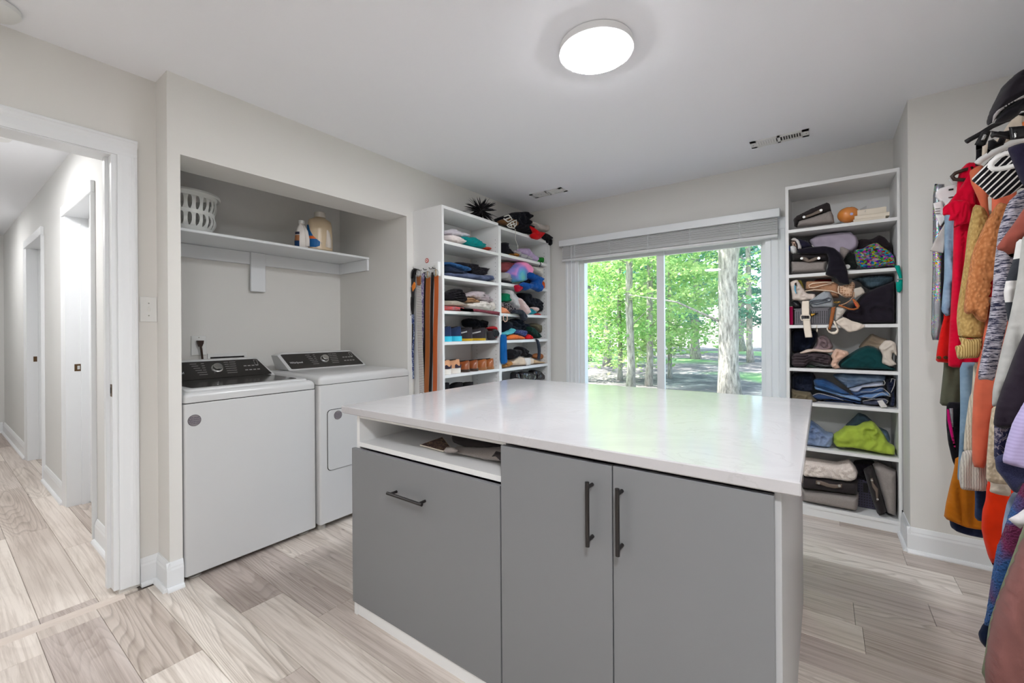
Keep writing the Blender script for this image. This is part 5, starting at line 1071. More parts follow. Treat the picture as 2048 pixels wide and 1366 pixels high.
RC(z2, 'yarn_scarf', 'chunky multicoloured yarn scarf on the second right shelf', 'scarf', 'R1', [(1105, 885), (1250, 865), (1330, 810), (1420, 775), (1480, 768), (1560, 830), (1700, 920), (1760, 1000), (1785, 1090), (1770, 1145), (1600, 1140), (1500, 1165), (1360, 1180), (1230, 1180), (1150, 1120)], 3.385, .10, K((200, 60, 80), 'yarn'), amp=.016, wf=(26, 26))
t = thing('white_button', 'small round white disc beside the draped black shirt', 'disc', tuple(at(1570+1000/8.036, 390+1155/8.036, 'y', 3.38)), GR); p = at(1570+1000/8.036, 390+1155/8.036, 'y', 3.38); MB().lathe([(.013, 0), (.015, .002), (.013, .005)], (0, 0, 0), 16).build('tmp', PLAST, None); o_ = bpy.data.objects['tmp']; o_.name = 'disc'; o_.data.transform(Matrix.Rotation(math.pi/2, 4, 'X')); o_.parent = t
tl = thing('teal_strap', 'teal green looped strap hanging over the right post of the shelving', 'strap', (.36, 3.35, 1.5), GR)
ppart(tl, 'strap', 'R1', [(1755, 1135), (1845, 1125), (1880, 1270), (1895, 1400), (1885, 1520), (1850, 1570), (1800, 1560), (1780, 1480), (1785, 1390), (1820, 1400), (1830, 1330), (1790, 1220)], 3.345, .022, K((0, 156, 140)), amp=.001)
p = at(1570+1842/8.036, 390+1355/8.036, 'y', 3.325); MB().tube([p+Vector((-.010, 0, 0)), p+Vector((.012, 0, .002))], .0035, 8).build('ring', CHROME, tl)
# shelf 3
RC(z3, 'red_pouch', 'red pouch edge behind the woven basket bag', 'pouch', 'R2', [(480, 150), (760, 140), (770, 200), (480, 200)], 3.56, .05, K((150, 26, 30)), amp=.002)
RC(z3, 'blue_knit', 'slate blue ribbed knit pushed under the shelf above', 'sweater', 'R2', [(1075, 150), (1300, 110), (1560, 88), (1770, 105), (1790, 170), (1700, 230), (1560, 290), (1400, 325), (1290, 275), (1230, 195)], 3.47, .15, K((78, 100, 114), 'vstripe', (92, 116, 130)), amp=.008)
RC(z3, 'folded_sweater', 'big black folded sweater filling the right of the third right shelf', 'sweater', 'R2', [(935, 745), (1000, 660), (1110, 575), (1240, 430), (1350, 350), (1500, 290), (1700, 215), (1800, 178), (1830, 300), (1850, 420), (1870, 600), (1882, 760), (1870, 880), (1600, 885), (1300, 880), (1100, 850), (1000, 820)], 3.385, .20, K((36, 31, 40)), amp=.014, wf=(9, 13), layers=False)
RC(z3, 'perforated_basket', 'x', 'basket', 'R2', [(150, 640), (160, 640), (160, 650)], 3.4, .01, FELT, sm=0) if False else None
t = thing('perforated_basket', 'grey perforated plastic basket on the third right shelf', 'basket', (-.09, 3.45, z3+.011), GR)
GP = paint('grey_plastic', (112, 110, 116), .5); a0 = at(1570+155/8.192, 540+640/8.192, 'y', 3.385); a1 = at(1570+725/8.192, 540+880/8.192, 'y', 3.385)
MB().bbox(a0.x, a1.x, 3.385, 3.66, z3+.011, a0.z, .006).build('body', GP, t); mb = MB()
for r_ in range(9):
    for q in range(15):
        x = a0.x+.012+q*(a1.x-a0.x-.024)/14; z = z3+.024+r_*(a0.z-z3-.045)/8; mb.box(x-.0023, x+.0023, 3.3842, 3.3852, z-.003, z+.003)
mb.build('holes', HOLE, t, kind='stuff'); MB().bbox(a0.x-.003, a1.x+.003, 3.381, 3.665, a0.z-.006, a0.z+.002, .002).build('rim', GP, t)
t = thing('notebook', 'magenta notebook standing at the left of the third right shelf', 'notebook', (-.165, 3.45, z3+.011), GR)
q0 = at(1570+70/8.192, 540+600/8.192, 'y', 3.40); q1 = at(1570+128/8.192, 540+590/8.192, 'y', 3.40); box('cover', q0.x, q1.x, 3.395, 3.55, z3+.011, q0.z, K((166, 14, 74)), t, .003); box('page_block', q0.x+.003, q1.x-.003, 3.3955, 3.548, q0.z-.001, q0.z+.001, PG, t)
RC(None, 'cream_knit', 'cream knitted top hanging in the upper left of the third right shelf', 'garment', 'R2', [(78, 205), (130, 175), (200, 158), (240, 210), (300, 300), (360, 385), (500, 395), (492, 500), (400, 490), (300, 515), (200, 500), (120, 492), (105, 340)], 3.375, .05, K((222, 208, 198)), amp=.008)
RC(None, 'olive_headband', 'olive yellow band beside the cream knitted top', 'headband', 'R2', [(190, 168), (268, 165), (300, 250), (325, 345), (300, 345), (270, 280), (230, 210)], 3.40, .04, K((130, 118, 44)), amp=.002)
t = thing('blue_strip', 'small light blue strap on the cream knitted top', 'strap', tuple(at(1570+170/8.192, 540+300/8.192, 'y', 3.36)), GR); ppart(t, 'band', 'R2', [(150, 250), (178, 240), (180, 330), (195, 390), (175, 385), (150, 330)], 3.368, .012, K((110, 176, 206)), sm=0); ppart(t, 'dark_slot', 'R2', [(160, 215), (188, 200), (188, 260), (155, 275)], 3.37, .014, FDK, sm=0)
t = thing('woven_bag', 'tan woven straw bag with cream cord edging on the third right shelf', 'bag', (0, 3.45, z3+.15), GR)
ppart(t, 'straw_body', 'R2', [(340, 195), (380, 178), (800, 190), (890, 250), (890, 380), (880, 460), (760, 450), (600, 365), (330, 340)], 3.46, .12, K((196, 152, 120), 'speck', (166, 120, 90)), amp=.003)
ppart(t, 'net_side', 'R2', [(880, 260), (960, 250), (1060, 230), (1100, 180), (1150, 225), (1140, 330), (1125, 450), (1000, 462), (870, 385)], 3.425, .07, K((222, 188, 160), 'net', (176, 132, 102)), amp=.002)
mb = MB()
for q in ([(800, 200), (650, 200), (450, 220), (390, 250), (400, 285), (470, 290), (600, 255), (760, 220)], [(330, 345), (480, 325), (600, 330), (760, 345), (870, 380)], [(880, 260), (870, 320), (880, 380), (940, 420)]): mb.tube([at(1570+a/8.192, 540+b/8.192, 'y', 3.388) for a, b in q], .0035, 6)
mb.build('cord_edging', K((238, 214, 190)), t, True, kind='stuff')
RC(None, 'fuzzy_hat', 'light grey fuzzy hat folded over the plastic basket', 'hat', 'R2', [(390, 500), (480, 450), (560, 395), (640, 345), (740, 358), (775, 430), (810, 560), (790, 625), (700, 630), (590, 625), (460, 635), (405, 580)], 3.365, .09, K((172, 176, 182), 'speck', (140, 146, 152)), amp=.004)
mb = MB().tube([at(1570+a/8.192, 540+b/8.192, 'y', 3.362) for a, b in [(400, 555), (420, 510), (500, 495), (620, 490), (720, 455), (760, 470), (740, 510), (600, 545), (520, 565), (430, 545), (430, 525), (560, 520), (700, 495)]], .004, 6); o_ = mb.build('hat_trim', K((92, 98, 106)), None, True); o_.parent = bpy.data.objects['fuzzy_hat']; o_.location = -bpy.data.objects['fuzzy_hat'].location
RC(None, 'sunglasses_case', 'black oval case on the left of the plastic basket', 'case', 'R2', [(100, 525), (150, 498), (215, 510), (270, 560), (272, 630), (150, 638), (115, 590)], 3.39, .08, paint('case_black', (34, 34, 36), .2, .5), amp=.0)
t = thing('white_belt', 'wide cream leather belt with a square buckle hanging over the plastic basket', 'belt', tuple(at(1570+340/8.192, 540+800/8.192, 'y', 3.35)), GR)
WBm = paint('cream_leather', (234, 222, 206), .5); ppart(t, 'upper_strap', 'R2', [(275, 510), (395, 505), (400, 640), (402, 740), (275, 745), (272, 620)], 3.355, .007, WBm, sm=0); ppart(t, 'lower_strap', 'R2', [(288, 800), (405, 800), (418, 880), (432, 990), (450, 1105), (330, 1108), (305, 960)], 3.349, .007, WBm, sm=0)
mb = MB().tube([at(1570+a/8.192, 540+b/8.192, 'y', 3.345) for a, b in [(262, 740), (400, 742), (410, 770), (405, 815), (270, 822), (255, 780)]], .0035, 6, True); mb.build('buckle', WBm, t, True)
t = thing('bow_charm', 'small gold bow charm on the plastic basket', 'charm', tuple(at(1570+455/8.192, 540+725/8.192, 'y', 3.375)), GR); ppart(t, 'bow', 'R2', [(412, 730), (430, 700), (455, 715), (500, 700), (498, 735), (465, 745), (450, 765), (420, 760)], 3.373, .012, BRASS, amp=.001); ppart(t, 'black_tail', 'R2', [(495, 712), (525, 700), (548, 705), (505, 735)], 3.374, .010, FDK, sm=0)
t = thing('tan_bag_strap', 'brown leather bag strap with brass ring on the third right shelf', 'strap', tuple(at(1570+760/8.192, 540+800/8.192, 'y', 3.36)), GR)
TL = paint('strap_leather', (158, 92, 44), .45)
ppart(t, 'hanging_strap', 'R2', [(760, 615), (830, 600), (815, 700), (790, 830), (745, 985), (705, 975), (725, 850), (745, 720)], 3.352, .008, TL, sm=0)
def ribbon(t, nm, cr, pts, y, wd, mat):
    ox, oy, s = CR[cr]; P_ = [at(ox+a/s, oy+b/s, 'y', y) for a, b in pts]; v = []
    for p in P_:
        v += [p+Vector((0, -wd/2, .0012)), p+Vector((0, wd/2, .0012)), p+Vector((0, wd/2, -.0012)), p+Vector((0, -wd/2, -.0012))]
    n = len(P_); MB().add(v, [(i*4+q, i*4+(q+1) % 4, i*4+4+(q+1) % 4, i*4+4+q) for i in range(n-1) for q in range(4)]).build(nm, mat, t, True, 50)
mb = MB().tube([at(1570+a/8.192, 540+b/8.192, 'y', 3.350) for a, b in [(880, 575), (950, 600), (1050, 640), (1130, 645), (1190, 625), (1210, 590), (1180, 540), (1120, 485)]], .0055, 8); mb.build('looped_strap', TL, t, True)
ppart(t, 'orange_end', 'R2', [(1100, 480), (1130, 472), (1190, 540), (1212, 600), (1180, 618), (1150, 590)], 3.352, .008, paint('strap_orange', (206, 90, 54), .45), sm=0)
MB().tube([at(1570+a/8.192, 540+b/8.192, 'y', 3.350) for a, b in [(1130, 360), (1125, 430), (1080, 490), (1000, 545), (920, 575)]], .0035, 6).build('thin_cord', K((186, 146, 116)), t, True)
mb = MB(); p = at(1570+850/8.192, 540+530/8.192, 'y', 3.355)
for q in range(5): c_ = p+Vector((-.012+q*.006, 0, .002*math.sin(q*2))); mb.tube([c_+Vector((.005*math.cos(a), 0, .004*math.sin(a))) for a in [k*math.pi/3 for k in range(6)]], .0014, 5, True)
mb.build('chain', BRASS, t, True, kind='stuff')
t = thing('white_strap', 'cream looped strap hanging below the third right shelf', 'strap', tuple(at(1570+780/8.192, 540+950/8.192, 'y', 3.35)), GR)
ppart(t, 'loop', 'R2', [(800, 810), (830, 850), (860, 930), (888, 990), (860, 1040), (790, 1058), (720, 1030), (682, 975), (695, 900), (712, 985), (760, 1015), (820, 1005), (850, 975), (820, 920), (790, 860)], 3.345, .008, WBm, sm=0)
RC(None, 'cream_cloth', 'cream canvas flap hanging off the middle of the third right shelf', 'cloth', 'R2', [(822, 845), (900, 800), (965, 768), (1100, 835), (1220, 865), (1315, 905), (1295, 945), (1180, 995), (1040, 1022), (930, 940), (870, 900)], 3.335, .018, K((228, 214, 200)), amp=.004)
RC(None, 'cream_tote', 'cream canvas bundle behind the brown straps', 'bag', 'R2', [(835, 610), (960, 608), (1005, 655), (960, 720), (930, 765), (870, 820), (820, 845), (815, 720)], 3.355, .05, K((216, 208, 198)), amp=.008)
RC(None, 'white_cuff', 'stiff off-white cuff between the woven bag and the black sweater', 'belt', 'R2', [(1130, 305), (1250, 272), (1290, 320), (1312, 372), (1150, 470), (1112, 420)], 3.37, .03, K((210, 200, 188)), amp=.001, sm=0)
t = thing('key_charm', 'tiny pale charm dangling under the third right shelf', 'charm', tuple(at(1570+525/8.192, 540+980/8.192, 'y', 3.36)), GR); MB().tube([at(1570+a/8.192, 540+b/8.192, 'y', 3.36) for a, b in [(520, 900), (515, 940), (530, 960), (520, 985), (528, 1020)]], .002, 6).build('chain', K((224, 214, 196)), t, True); ppart(t, 'tassel', 'R2', [(512, 975), (540, 970), (538, 1020), (520, 1025)], 3.36, .008, K((224, 214, 196)))
# shelf 4
GJ = 'folded clothes in the right shelving'
def RJ(zs, *a, **k): return RC(zs, *a, group=GJ, **k)
RJ(z4, 'navy_cloth', 'dark navy cloth at the back left of the fourth right shelf', 'garment', 'R3', [(60, 115), (430, 140), (450, 210), (420, 320), (350, 420), (60, 460)], 3.52, .16, K((28, 34, 50)), amp=.010)
RJ(z4, 'rolled_sweater', 'mauve rolled sweater on the fourth right shelf', 'sweater', 'R3', [(340, 420), (420, 350), (440, 235), (500, 205), (560, 215), (620, 270), (662, 360), (640, 400), (540, 440), (420, 440)], 3.41, .15, K((146, 126, 130)), amp=.008)
o_ = MB().tube([at(1570+a/6.832, 640+b/6.832, 'y', 3.405) for a, b in [(470, 245), (520, 235), (570, 280), (575, 340), (530, 375), (480, 330), (500, 290), (540, 310)]], .0045, 6).build('roll_edge', K((112, 94, 98)), None, True); b0 = bpy.data.objects['rolled_sweater']; o_.parent = b0; o_.location = -b0.location
RJ(z4, 'lace_trim', 'cream lace strip on the dark trousers, fourth right shelf', 'lace', 'R3', [(185, 450), (300, 400), (400, 392), (520, 405), (660, 400), (680, 440), (560, 450), (400, 432), (240, 468)], 3.375, .08, K((226, 204, 190), 'lace', (196, 160, 144)), amp=.006)
RJ(z4, 'folded_trousers', 'charcoal brown folded trousers at the front left of the fourth right shelf', 'trousers', 'R3', [(62, 490), (120, 455), (250, 440), (400, 438), (560, 450), (640, 490), (655, 560), (620, 610), (540, 618), (450, 590), (350, 560), (280, 640), (120, 645), (75, 590)], 3.37, .20, K((72, 62, 66)), amp=.010, wf=(8, 26))
RJ(z4, 'dark_green_cloth', 'dull green folded cloth at the bottom of the fourth right shelf', 'garment', 'R3', [(65, 615), (240, 640), (350, 598), (450, 640), (650, 640), (640, 670), (60, 660)], 3.385, .16, K((62, 78, 68)), amp=.004)
RJ(z4, 'beige_shirt', 'beige shirt at the back right of the fourth right shelf', 'shirt', 'R3', [(1000, 375), (1060, 300), (1180, 182), (1310, 240), (1400, 262), (1380, 380), (1240, 430), (1100, 420)], 3.47, .13, K((172, 154, 134)), amp=.006)
RJ(z4, 'green_jacket', 'dark teal green puffy jacket on the fourth right shelf', 'jacket', 'R3', [(730, 590), (790, 530), (860, 478), (1000, 390), (1120, 348), (1230, 368), (1320, 430), (1350, 560), (1440, 630), (1540, 650), (1550, 700), (1300, 700), (1100, 700), (900, 670), (740, 650)], 3.375, .18, K((20, 66, 68)), amp=.014, wf=(11, 11))
RJ(z4, 'peach_scarf', 'ruffled peach pink scarf in the middle of the fourth right shelf', 'scarf', 'R3', [(622, 600), (650, 540), (625, 490), (690, 390), (745, 400), (860, 428), (880, 470), (800, 520), (745, 560), (720, 600), (755, 650), (690, 672), (640, 640)], 3.355, .07, K((232, 192, 170)), amp=.014, wf=(30, 30))
RJ(None, 'white_shirt', 'off-white shirt with a rolled cuff at the right of the fourth right shelf', 'shirt', 'R3', [(1275, 375), (1360, 280), (1440, 275), (1510, 310), (1555, 430), (1555, 480), (1520, 490), (1470, 440), (1455, 530), (1535, 605), (1440, 635), (1370, 612), (1320, 590), (1335, 480)], 3.36, .05, K((220, 208, 196)), amp=.008)
# shelf 5
RJ(z5, 'dark_jeans', 'dark jeans at the back left of the fifth right shelf', 'jeans', 'R3', [(60, 720), (380, 715), (420, 780), (400, 980), (120, 985), (60, 960)], 3.47, .20, K((24, 28, 42), 'denim', (34, 40, 58)), amp=.008)
RJ(z5, 'khaki_cloth', 'khaki cloth peeking over the countertop corner on the fifth right shelf', 'garment', 'R3', [(85, 930), (150, 960), (260, 975), (350, 985), (375, 1040), (445, 1110), (300, 1130), (85, 1130)], 3.385, .12, K((110, 100, 80)), amp=.010)
RJ(z5, 'folded_jeans', 'light blue faded jeans at the back of the fifth right shelf', 'jeans', 'R3', [(650, 745), (760, 725), (860, 728), (1150, 745), (1375, 752), (1372, 830), (1200, 850), (1040, 880), (850, 930), (810, 890), (700, 810)], 3.45, .20, K((96, 126, 160), 'denim', (150, 170, 196)), amp=.008)
for k, (q, c1_, c2_, lb) in enumerate((([(385, 820), (430, 795), (540, 800), (640, 850), (760, 930), (900, 1010), (780, 1010), (560, 960), (400, 900)], (34, 66, 110), (56, 94, 144), 'mid blue jeans, top of the left pile on the fifth right shelf'),
    ([(398, 900), (480, 900), (620, 945), (800, 1000), (1040, 1050), (1050, 1110), (880, 1075), (620, 1000), (410, 950)], (76, 116, 168), (132, 164, 204), 'bright blue faded jeans, second in the left pile on the fifth right shelf'),
    ([(355, 1030), (450, 995), (600, 1010), (800, 1060), (1050, 1115), (1040, 1150), (800, 1090), (780, 1100), (600, 1080), (440, 1085)], (38, 56, 92), (60, 82, 124), 'dark blue jeans, third in the left pile on the fifth right shelf'),
    ([(445, 1110), (600, 1085), (800, 1105), (1050, 1140), (1055, 1190), (800, 1180), (600, 1160), (450, 1130)], (32, 44, 70), (54, 66, 96), 'navy jeans, bottom of the left pile on the fifth right shelf'),
    ([(865, 940), (1000, 900), (1200, 850), (1335, 838), (1352, 890), (1250, 910), (1060, 915), (1010, 990), (930, 985)], (150, 160, 184), (196, 200, 214), 'pale faded jeans, top of the right pile on the fifth right shelf'),
    ([(885, 975), (1060, 930), (1330, 895), (1370, 950), (1300, 990), (1060, 1010), (960, 1040)], (44, 66, 104), (86, 112, 152), 'blue jeans, second in the right pile on the fifth right shelf'),
    ([(900, 1040), (1060, 1000), (1300, 960), (1420, 985), (1432, 1040), (1310, 1035), (1180, 1080), (1060, 1060)], (70, 104, 156), (116, 148, 192), 'sky blue jeans, third in the right pile on the fifth right shelf'),
    ([(1050, 1090), (1180, 1085), (1320, 1040), (1410, 1080), (1405, 1140), (1240, 1185), (1110, 1190), (1050, 1140)], (40, 44, 62), (80, 84, 104), 'dark grey jeans, bottom of the right pile on the fifth right shelf'))):
    RJ(z5, 'folded_jeans', lb, 'jeans', 'R3', q, 3.375+.004*(k % 3), .20, K(c1_, 'denim', c2_), amp=.005, wf=(6, 34), R=.05)
RJ(z5, 'folded_jeans', 'navy jeans standing folded at the right end of the fifth right shelf', 'jeans', 'R3', [(1360, 830), (1420, 790), (1500, 795), (1512, 900), (1490, 1000), (1510, 1090), (1480, 1175), (1400, 1185), (1420, 1100), (1440, 1020), (1380, 940)], 3.40, .20, K((26, 30, 50), 'denim', (40, 48, 74)), amp=.008, wf=(30, 8))
# pale seam edges of the folded jeans
t = thing('jeans_hem', 'pale stitched hem edges along the right jeans pile', 'hem', (.2, 3.365, .8), GJ)
for q in ([(1060, 915), (1250, 905), (1352, 890), (1370, 860), (1350, 820)], [(1030, 985), (1180, 980), (1300, 930), (1350, 940), (1430, 1010), (1440, 1050)], [(1060, 1050), (1180, 1070), (1290, 1000), (1330, 985), (1430, 1050)], [(1060, 1110), (1200, 1080), (1360, 1080), (1410, 1110), (1390, 1140)], [(380, 1030), (460, 1000), (700, 1060), (800, 1100)], [(450, 1115), (700, 1130), (930, 1150), (1040, 1180)], [(1450, 990), (1490, 900), (1505, 810), (1460, 800), (1445, 850)]):
    MB().tube([at(1570+a/6.832, 640+b/6.832, 'y', 3.366) for a, b in q], .0016, 5).build('hem', K((196, 192, 190)), t, True)
t = thing('care_tag', 'white satin care tag hanging from the right jeans pile', 'tag', tuple(at(1570+1330/6.832, 640+1150/6.832, 'y', 3.36)), GJ); ppart(t, 'ribbon', 'R3', [(1258, 1105), (1332, 1090), (1405, 1190), (1310, 1202)], 3.358, .003, K((216, 212, 210)), sm=0)
# shelf 6
RJ(z6, 'denim_shorts', 'frayed light blue denim shorts on the sixth right shelf', 'shorts', 'R4', [(200, 500), (260, 505), (320, 545), (370, 590), (425, 600), (422, 655), (395, 700), (300, 690), (200, 700)], 3.385, .16, K((64, 86, 124), 'denim', (138, 154, 184)), amp=.010)
o_ = None
RJ(z6, 'denim_skirt', 'slate blue denim garment behind the lime one on the sixth right shelf', 'garment', 'R4', [(500, 545), (560, 490), (600, 450), (650, 465), (690, 500), (740, 550), (810, 580), (830, 640), (815, 690), (600, 650)], 3.48, .14, K((60, 78, 94), 'denim', (84, 104, 122)), amp=.010)
RJ(z6, 'lime_jacket', 'lime green jacket crumpled on the sixth right shelf', 'jacket', 'R4', [(412, 610), (480, 568), (500, 545), (590, 545), (640, 515), (705, 508), (780, 600), (815, 665), (862, 690), (862, 747), (780, 738), (700, 722), (560, 695), (440, 690), (412, 655)], 3.38, .17, K((164, 184, 70)), amp=.018, wf=(9, 9))
# shelf 7
t = thing('fabric_bin', 'large grey fabric bin with dark rim and leather handle on the bottom right shelf', 'bin', (-.03, 3.42, z7+.01), GR)
ppart(t, 'fabric_body', 'R4', [(190, 975), (400, 992), (603, 1020), (598, 1110), (585, 1190), (400, 1160), (190, 1132)], 3.475, .23, FELT, sm=0, R=.03, amp=.002, zmin=z7+.0105)
ppart(t, 'rim_band', 'R4', [(190, 885), (400, 912), (590, 935), (598, 940), (592, 1022), (400, 998), (190, 972)], 3.474, .234, FDK, sm=0, R=.03, amp=.001)
ppart(t, 'handle', 'R4', [(294, 938), (330, 940), (390, 962), (440, 968), (486, 962), (482, 992), (430, 996), (370, 985), (325, 968), (292, 966)], 3.352, .008, HND, sm=0); rivet(t, 'R4', 314, 956, 3.347); rivet(t, 'R4', 463, 976, 3.347)
RJ(None, 'lace_blouse', 'white lace top folded in the large grey bin', 'garment', 'R4', [(190, 775), (300, 785), (440, 812), (500, 795), (535, 788), (575, 830), (598, 880), (585, 915), (540, 935), (400, 915), (190, 895)], 3.385, .18, K((226, 214, 206), 'lace', (206, 188, 180)), amp=.012)
t = thing('perforated_basket', 'dark slate perforated basket behind the bins on the bottom right shelf', 'basket', (.19, 3.55, z7+.01), GR)
a0 = at(1550+590/3.596, 700+930/3.596, 'y', 3.50); a1 = at(1550+740/3.596, 700+1130/3.596, 'y', 3.50); DP = paint('dark_plastic', (66, 62, 80), .5)
MB().bbox(a0.x, a1.x+.06, 3.50, 3.68, z7+.011, a0.z, .006).build('body', DP, t); mb = MB()
for r_ in range(12):
    for q in range(9): x = a0.x+.01+q*.013; z = z7+.03+r_*.0165; (mb.box(x-.003, x+.003, 3.4992, 3.5002, z-.003, z+.003) if not (2 <= q <= 3 and 5 <= r_ <= 9) else None)
mb.box(a0.x+.03, a0.x+.055, 3.4990, 3.5002, z7+.11, z7+.17); mb.build('holes', HOLE, t, kind='stuff')
RJ(z7, 'dark_cloth', 'black cloth piled on the dark perforated basket', 'garment', 'R4', [(560, 800), (640, 790), (720, 800), (700, 860), (690, 940), (600, 950), (585, 880)], 3.50, .14, K((30, 26, 34)), amp=.01)
t = thing('fabric_bin', 'grey fabric bin leaning on its side at the right of the bottom shelf', 'bin', (.3, 3.45, z7+.01), GR)
ppart(t, 'fabric_body', 'R4', [(700, 820), (745, 808), (870, 865), (872, 1000), (868, 1172), (850, 1176), (795, 1152), (740, 960)], 3.46, .18, FELT, sm=0, R=.03, amp=.003, zmin=z7+.0105)
ppart(t, 'rim_band', 'R4', [(635, 862), (700, 825), (742, 940), (800, 1150), (765, 1168), (735, 1172), (700, 1080)], 3.45, .17, FDK, sm=0, R=.03, amp=.002, zmin=z7+.0105)
ppart(t, 'handle', 'R4', [(686, 925), (702, 920), (712, 960), (742, 1000), (744, 1085), (730, 1088), (722, 1020), (700, 985)], 3.36, .008, HND, sm=0); rivet(t, 'R4', 696, 936, 3.354, .006); rivet(t, 'R4', 737, 1072, 3.354, .006)
# ------------------------------------------------------------ island shelf
bn = thing('fabric_bin', 'flattened grey fabric bin in the open shelf of the island', 'bin', (-.95, 1.3, .735))
def ipl(pts, y): return plane('I', pts, 'y', y, .734, .834, None, -.8435)
soft('felt_body', ipl([(1160, 930), (1190, 870), (1500, 880), (1778, 872), (1778, 1030), (1560, 1010), (1200, 960)], 1.17), 'y', 1.23, .12, FELT, bn, amp=.004, sm=0, R=.03, seed=4)
soft('folded_corner', ipl([(1170, 880), (1190, 840), (1260, 835), (1320, 880), (1280, 900), (1200, 905)], 1.165), 'y', 1.165, .03, FELT, bn, amp=.002, seed=5)
soft('rim_band', [(p[0], min(p[1], .832)) for p in ipl([(1165, 715), (1300, 745), (1500, 790), (1700, 850), (1700, 870), (1520, 880), (1330, 872), (1210, 830)], 1.20)], 'y', 1.26, .10, FDK, bn, amp=.003, sm=0, R=.03, seed=6)
soft('strap_end', ipl([(1655, 940), (1700, 880), (1778, 900), (1778, 1010), (1700, 935)], 1.162), 'y', 1.162, .02, FDK, bn, amp=.001, sm=0, seed=7)
mg = thing('magazine', 'glossy magazine with a dark cover under the flattened bin', 'magazine', (-1.15, 1.3, .735))
MGm = fab((70, 40, 36), 'floral', (150, 120, 90)); mp0 = [at(660+a/5.12, 730+b/5.12, 'z', .738) for a, b in [(920, 825), (1160, 890), (1250, 870), (1150, 745)]]
n_ = len(mp0); MB().add([tuple(p) for p in mp0]+[tuple(p+Vector((0, 0, .004))) for p in mp0], [(0, 1, 2, 3), (4, 7, 6, 5)]+[(i, (i+1) % 4, 4+(i+1) % 4, 4+i) for i in range(4)]).build('pages', PG, mg)
ins_ = [p.lerp(sum(mp0, Vector())/4, .06)+Vector((0, 0, .0045)) for p in mp0]; MB().add([tuple(p) for p in ins_], [(0, 1, 2, 3)]).build('cover_picture', MGm, mg)
# ------------------------------------------------------------ hanging clothes
rod = thing('closet_rod', 'metal clothes rod along the right wall', 'rod', (.80, 2.2, 1.98)); MB().tube([(.80, -.4, 1.98), (.80, 3.128, 1.98)], .014, 14).build('pole', CHROME, rod, True, 40); MB().tube([(.80, 3.118, 1.98), (.80, 3.131, 1.98)], .03, 16).build('flange', CHROME, rod)
rod2 = thing('closet_rod', 'lower metal clothes rod along the right wall', 'rod', (.80, 2.2, .98)); MB().tube([(.80, -.4, .98), (.80, 3.128, .98)], .014, 14).build('pole', CHROME, rod2, True, 40)
hs = thing('hat_shelf', 'white shelf above the clothes rod', 'shelf', (1.0, 1.5, 2.1)); box('board', .70, 1.25, -.4, 3.131, 2.09, 2.11, MEL, hs, .002)
GH = 'clothes hanging on the right'
def G(name, label, cat, cr, pts, y, mat, T=.035, **k):
    k.setdefault('amp', .014); k.setdefault('wf', (24, 2.2)); k.setdefault('s', .012); k.setdefault('R', .014)
    return cloth(name, label, cat, GH, cr, pts, 'y', y, T, mat, **k)
BIG = 900
# far to near
G('sequin_dress', 'silver holographic sequin dress, farthest on the right rod', 'dress', 'H5', [(215, -560), (300, -560), (300, 250), (268, 458), (203, 455), (205, 200), (212, 0)], 2.95, K((150, 152, 158), 'sequin'), amp=.002)
G('black_trousers', 'black trousers just behind the denim jacket', 'trousers', 'H5', [(280, -480), (420, -480), (420, 360), (300, 340), (268, 370), (262, 150), (270, -100)], 2.91, K((26, 24, 30)))
t = thing('garment_tag', 'white printed paper tags hanging on the farthest garments', 'tag', tuple(at(1880, 400, 'y', 2.86)), GH)
WT = paint('tag_paper', (232, 230, 230), .6)
for k, q in enumerate(([(218, 850), (222, 820), (250, 795), (320, 775), (410, 700), (450, 690), (430, 830), (330, 900), (320, 1120), (290, 1100), (270, 900)], [(205, 890), (262, 872), (285, 990), (250, 1035), (225, 980)], [(185, 1185), (215, 1120), (280, 1010), (292, 1100), (270, 1200)])): ppart(t, 'paper', 'H4', q, 2.86-.01*k, .008, WT if k < 2 else K((196, 192, 188)), sm=0, amp=.001)
for k, (x, y_) in enumerate(((318, 803), (300, 900), (300, 912), (300, 924), (300, 1020), (300, 1032), (232, 925), (232, 940), (232, 955))): p = at(1800+x/3.1047, 120+y_/3.1047, 'y', 2.850); box('printed_line', p.x-.008, p.x+.008, 2.8535-(.015 if k > 5 else 0), 2.855, p.z-(.004 if k == 0 else .0009), p.z+(.004 if k == 0 else .0009), TXTG if k else HOLE, t)
ppart(t, 'red_printed_line', 'H4', [(300, 852), (335, 846), (336, 852), (301, 858)], 2.852, .002, paint('badge_red', (170, 44, 44), .4), sm=0)
G('denim_jacket', 'light blue denim jacket sleeve on the right rod', 'jacket', 'H5', [(290, -400), (380, -420), (480, -430), (480, 300), (345, 60), (338, 220), (328, 292), (300, 302), (268, 266), (275, 180), (288, 40)], 2.82, K((112, 138, 166), 'denim', (150, 172, 194)), T=.05)
G('red_denim_jacket', 'bright red denim jacket hem below the blue denim sleeve', 'jacket', 'H5', [(290, -200), (500, -200), (500, 600), (330, 606), (232, 598), (240, 520), (262, 400), (288, 300)], 2.86, K((196, 16, 16), 'denim', (216, 30, 24)))
t = thing('jacket_button', 'two metal buttons on the red denim jacket hem', 'button', tuple(at(1870, 715, 'y', 2.83)), GH)
for x in (252, 296): p = at(1800+x/3.254, 540+570/3.254, 'y', 2.836); MB().tube([p, p+Vector((0, -.006, 0))], .008, 12).build('button', BRONZE, t)
RD = K((214, 6, 50))
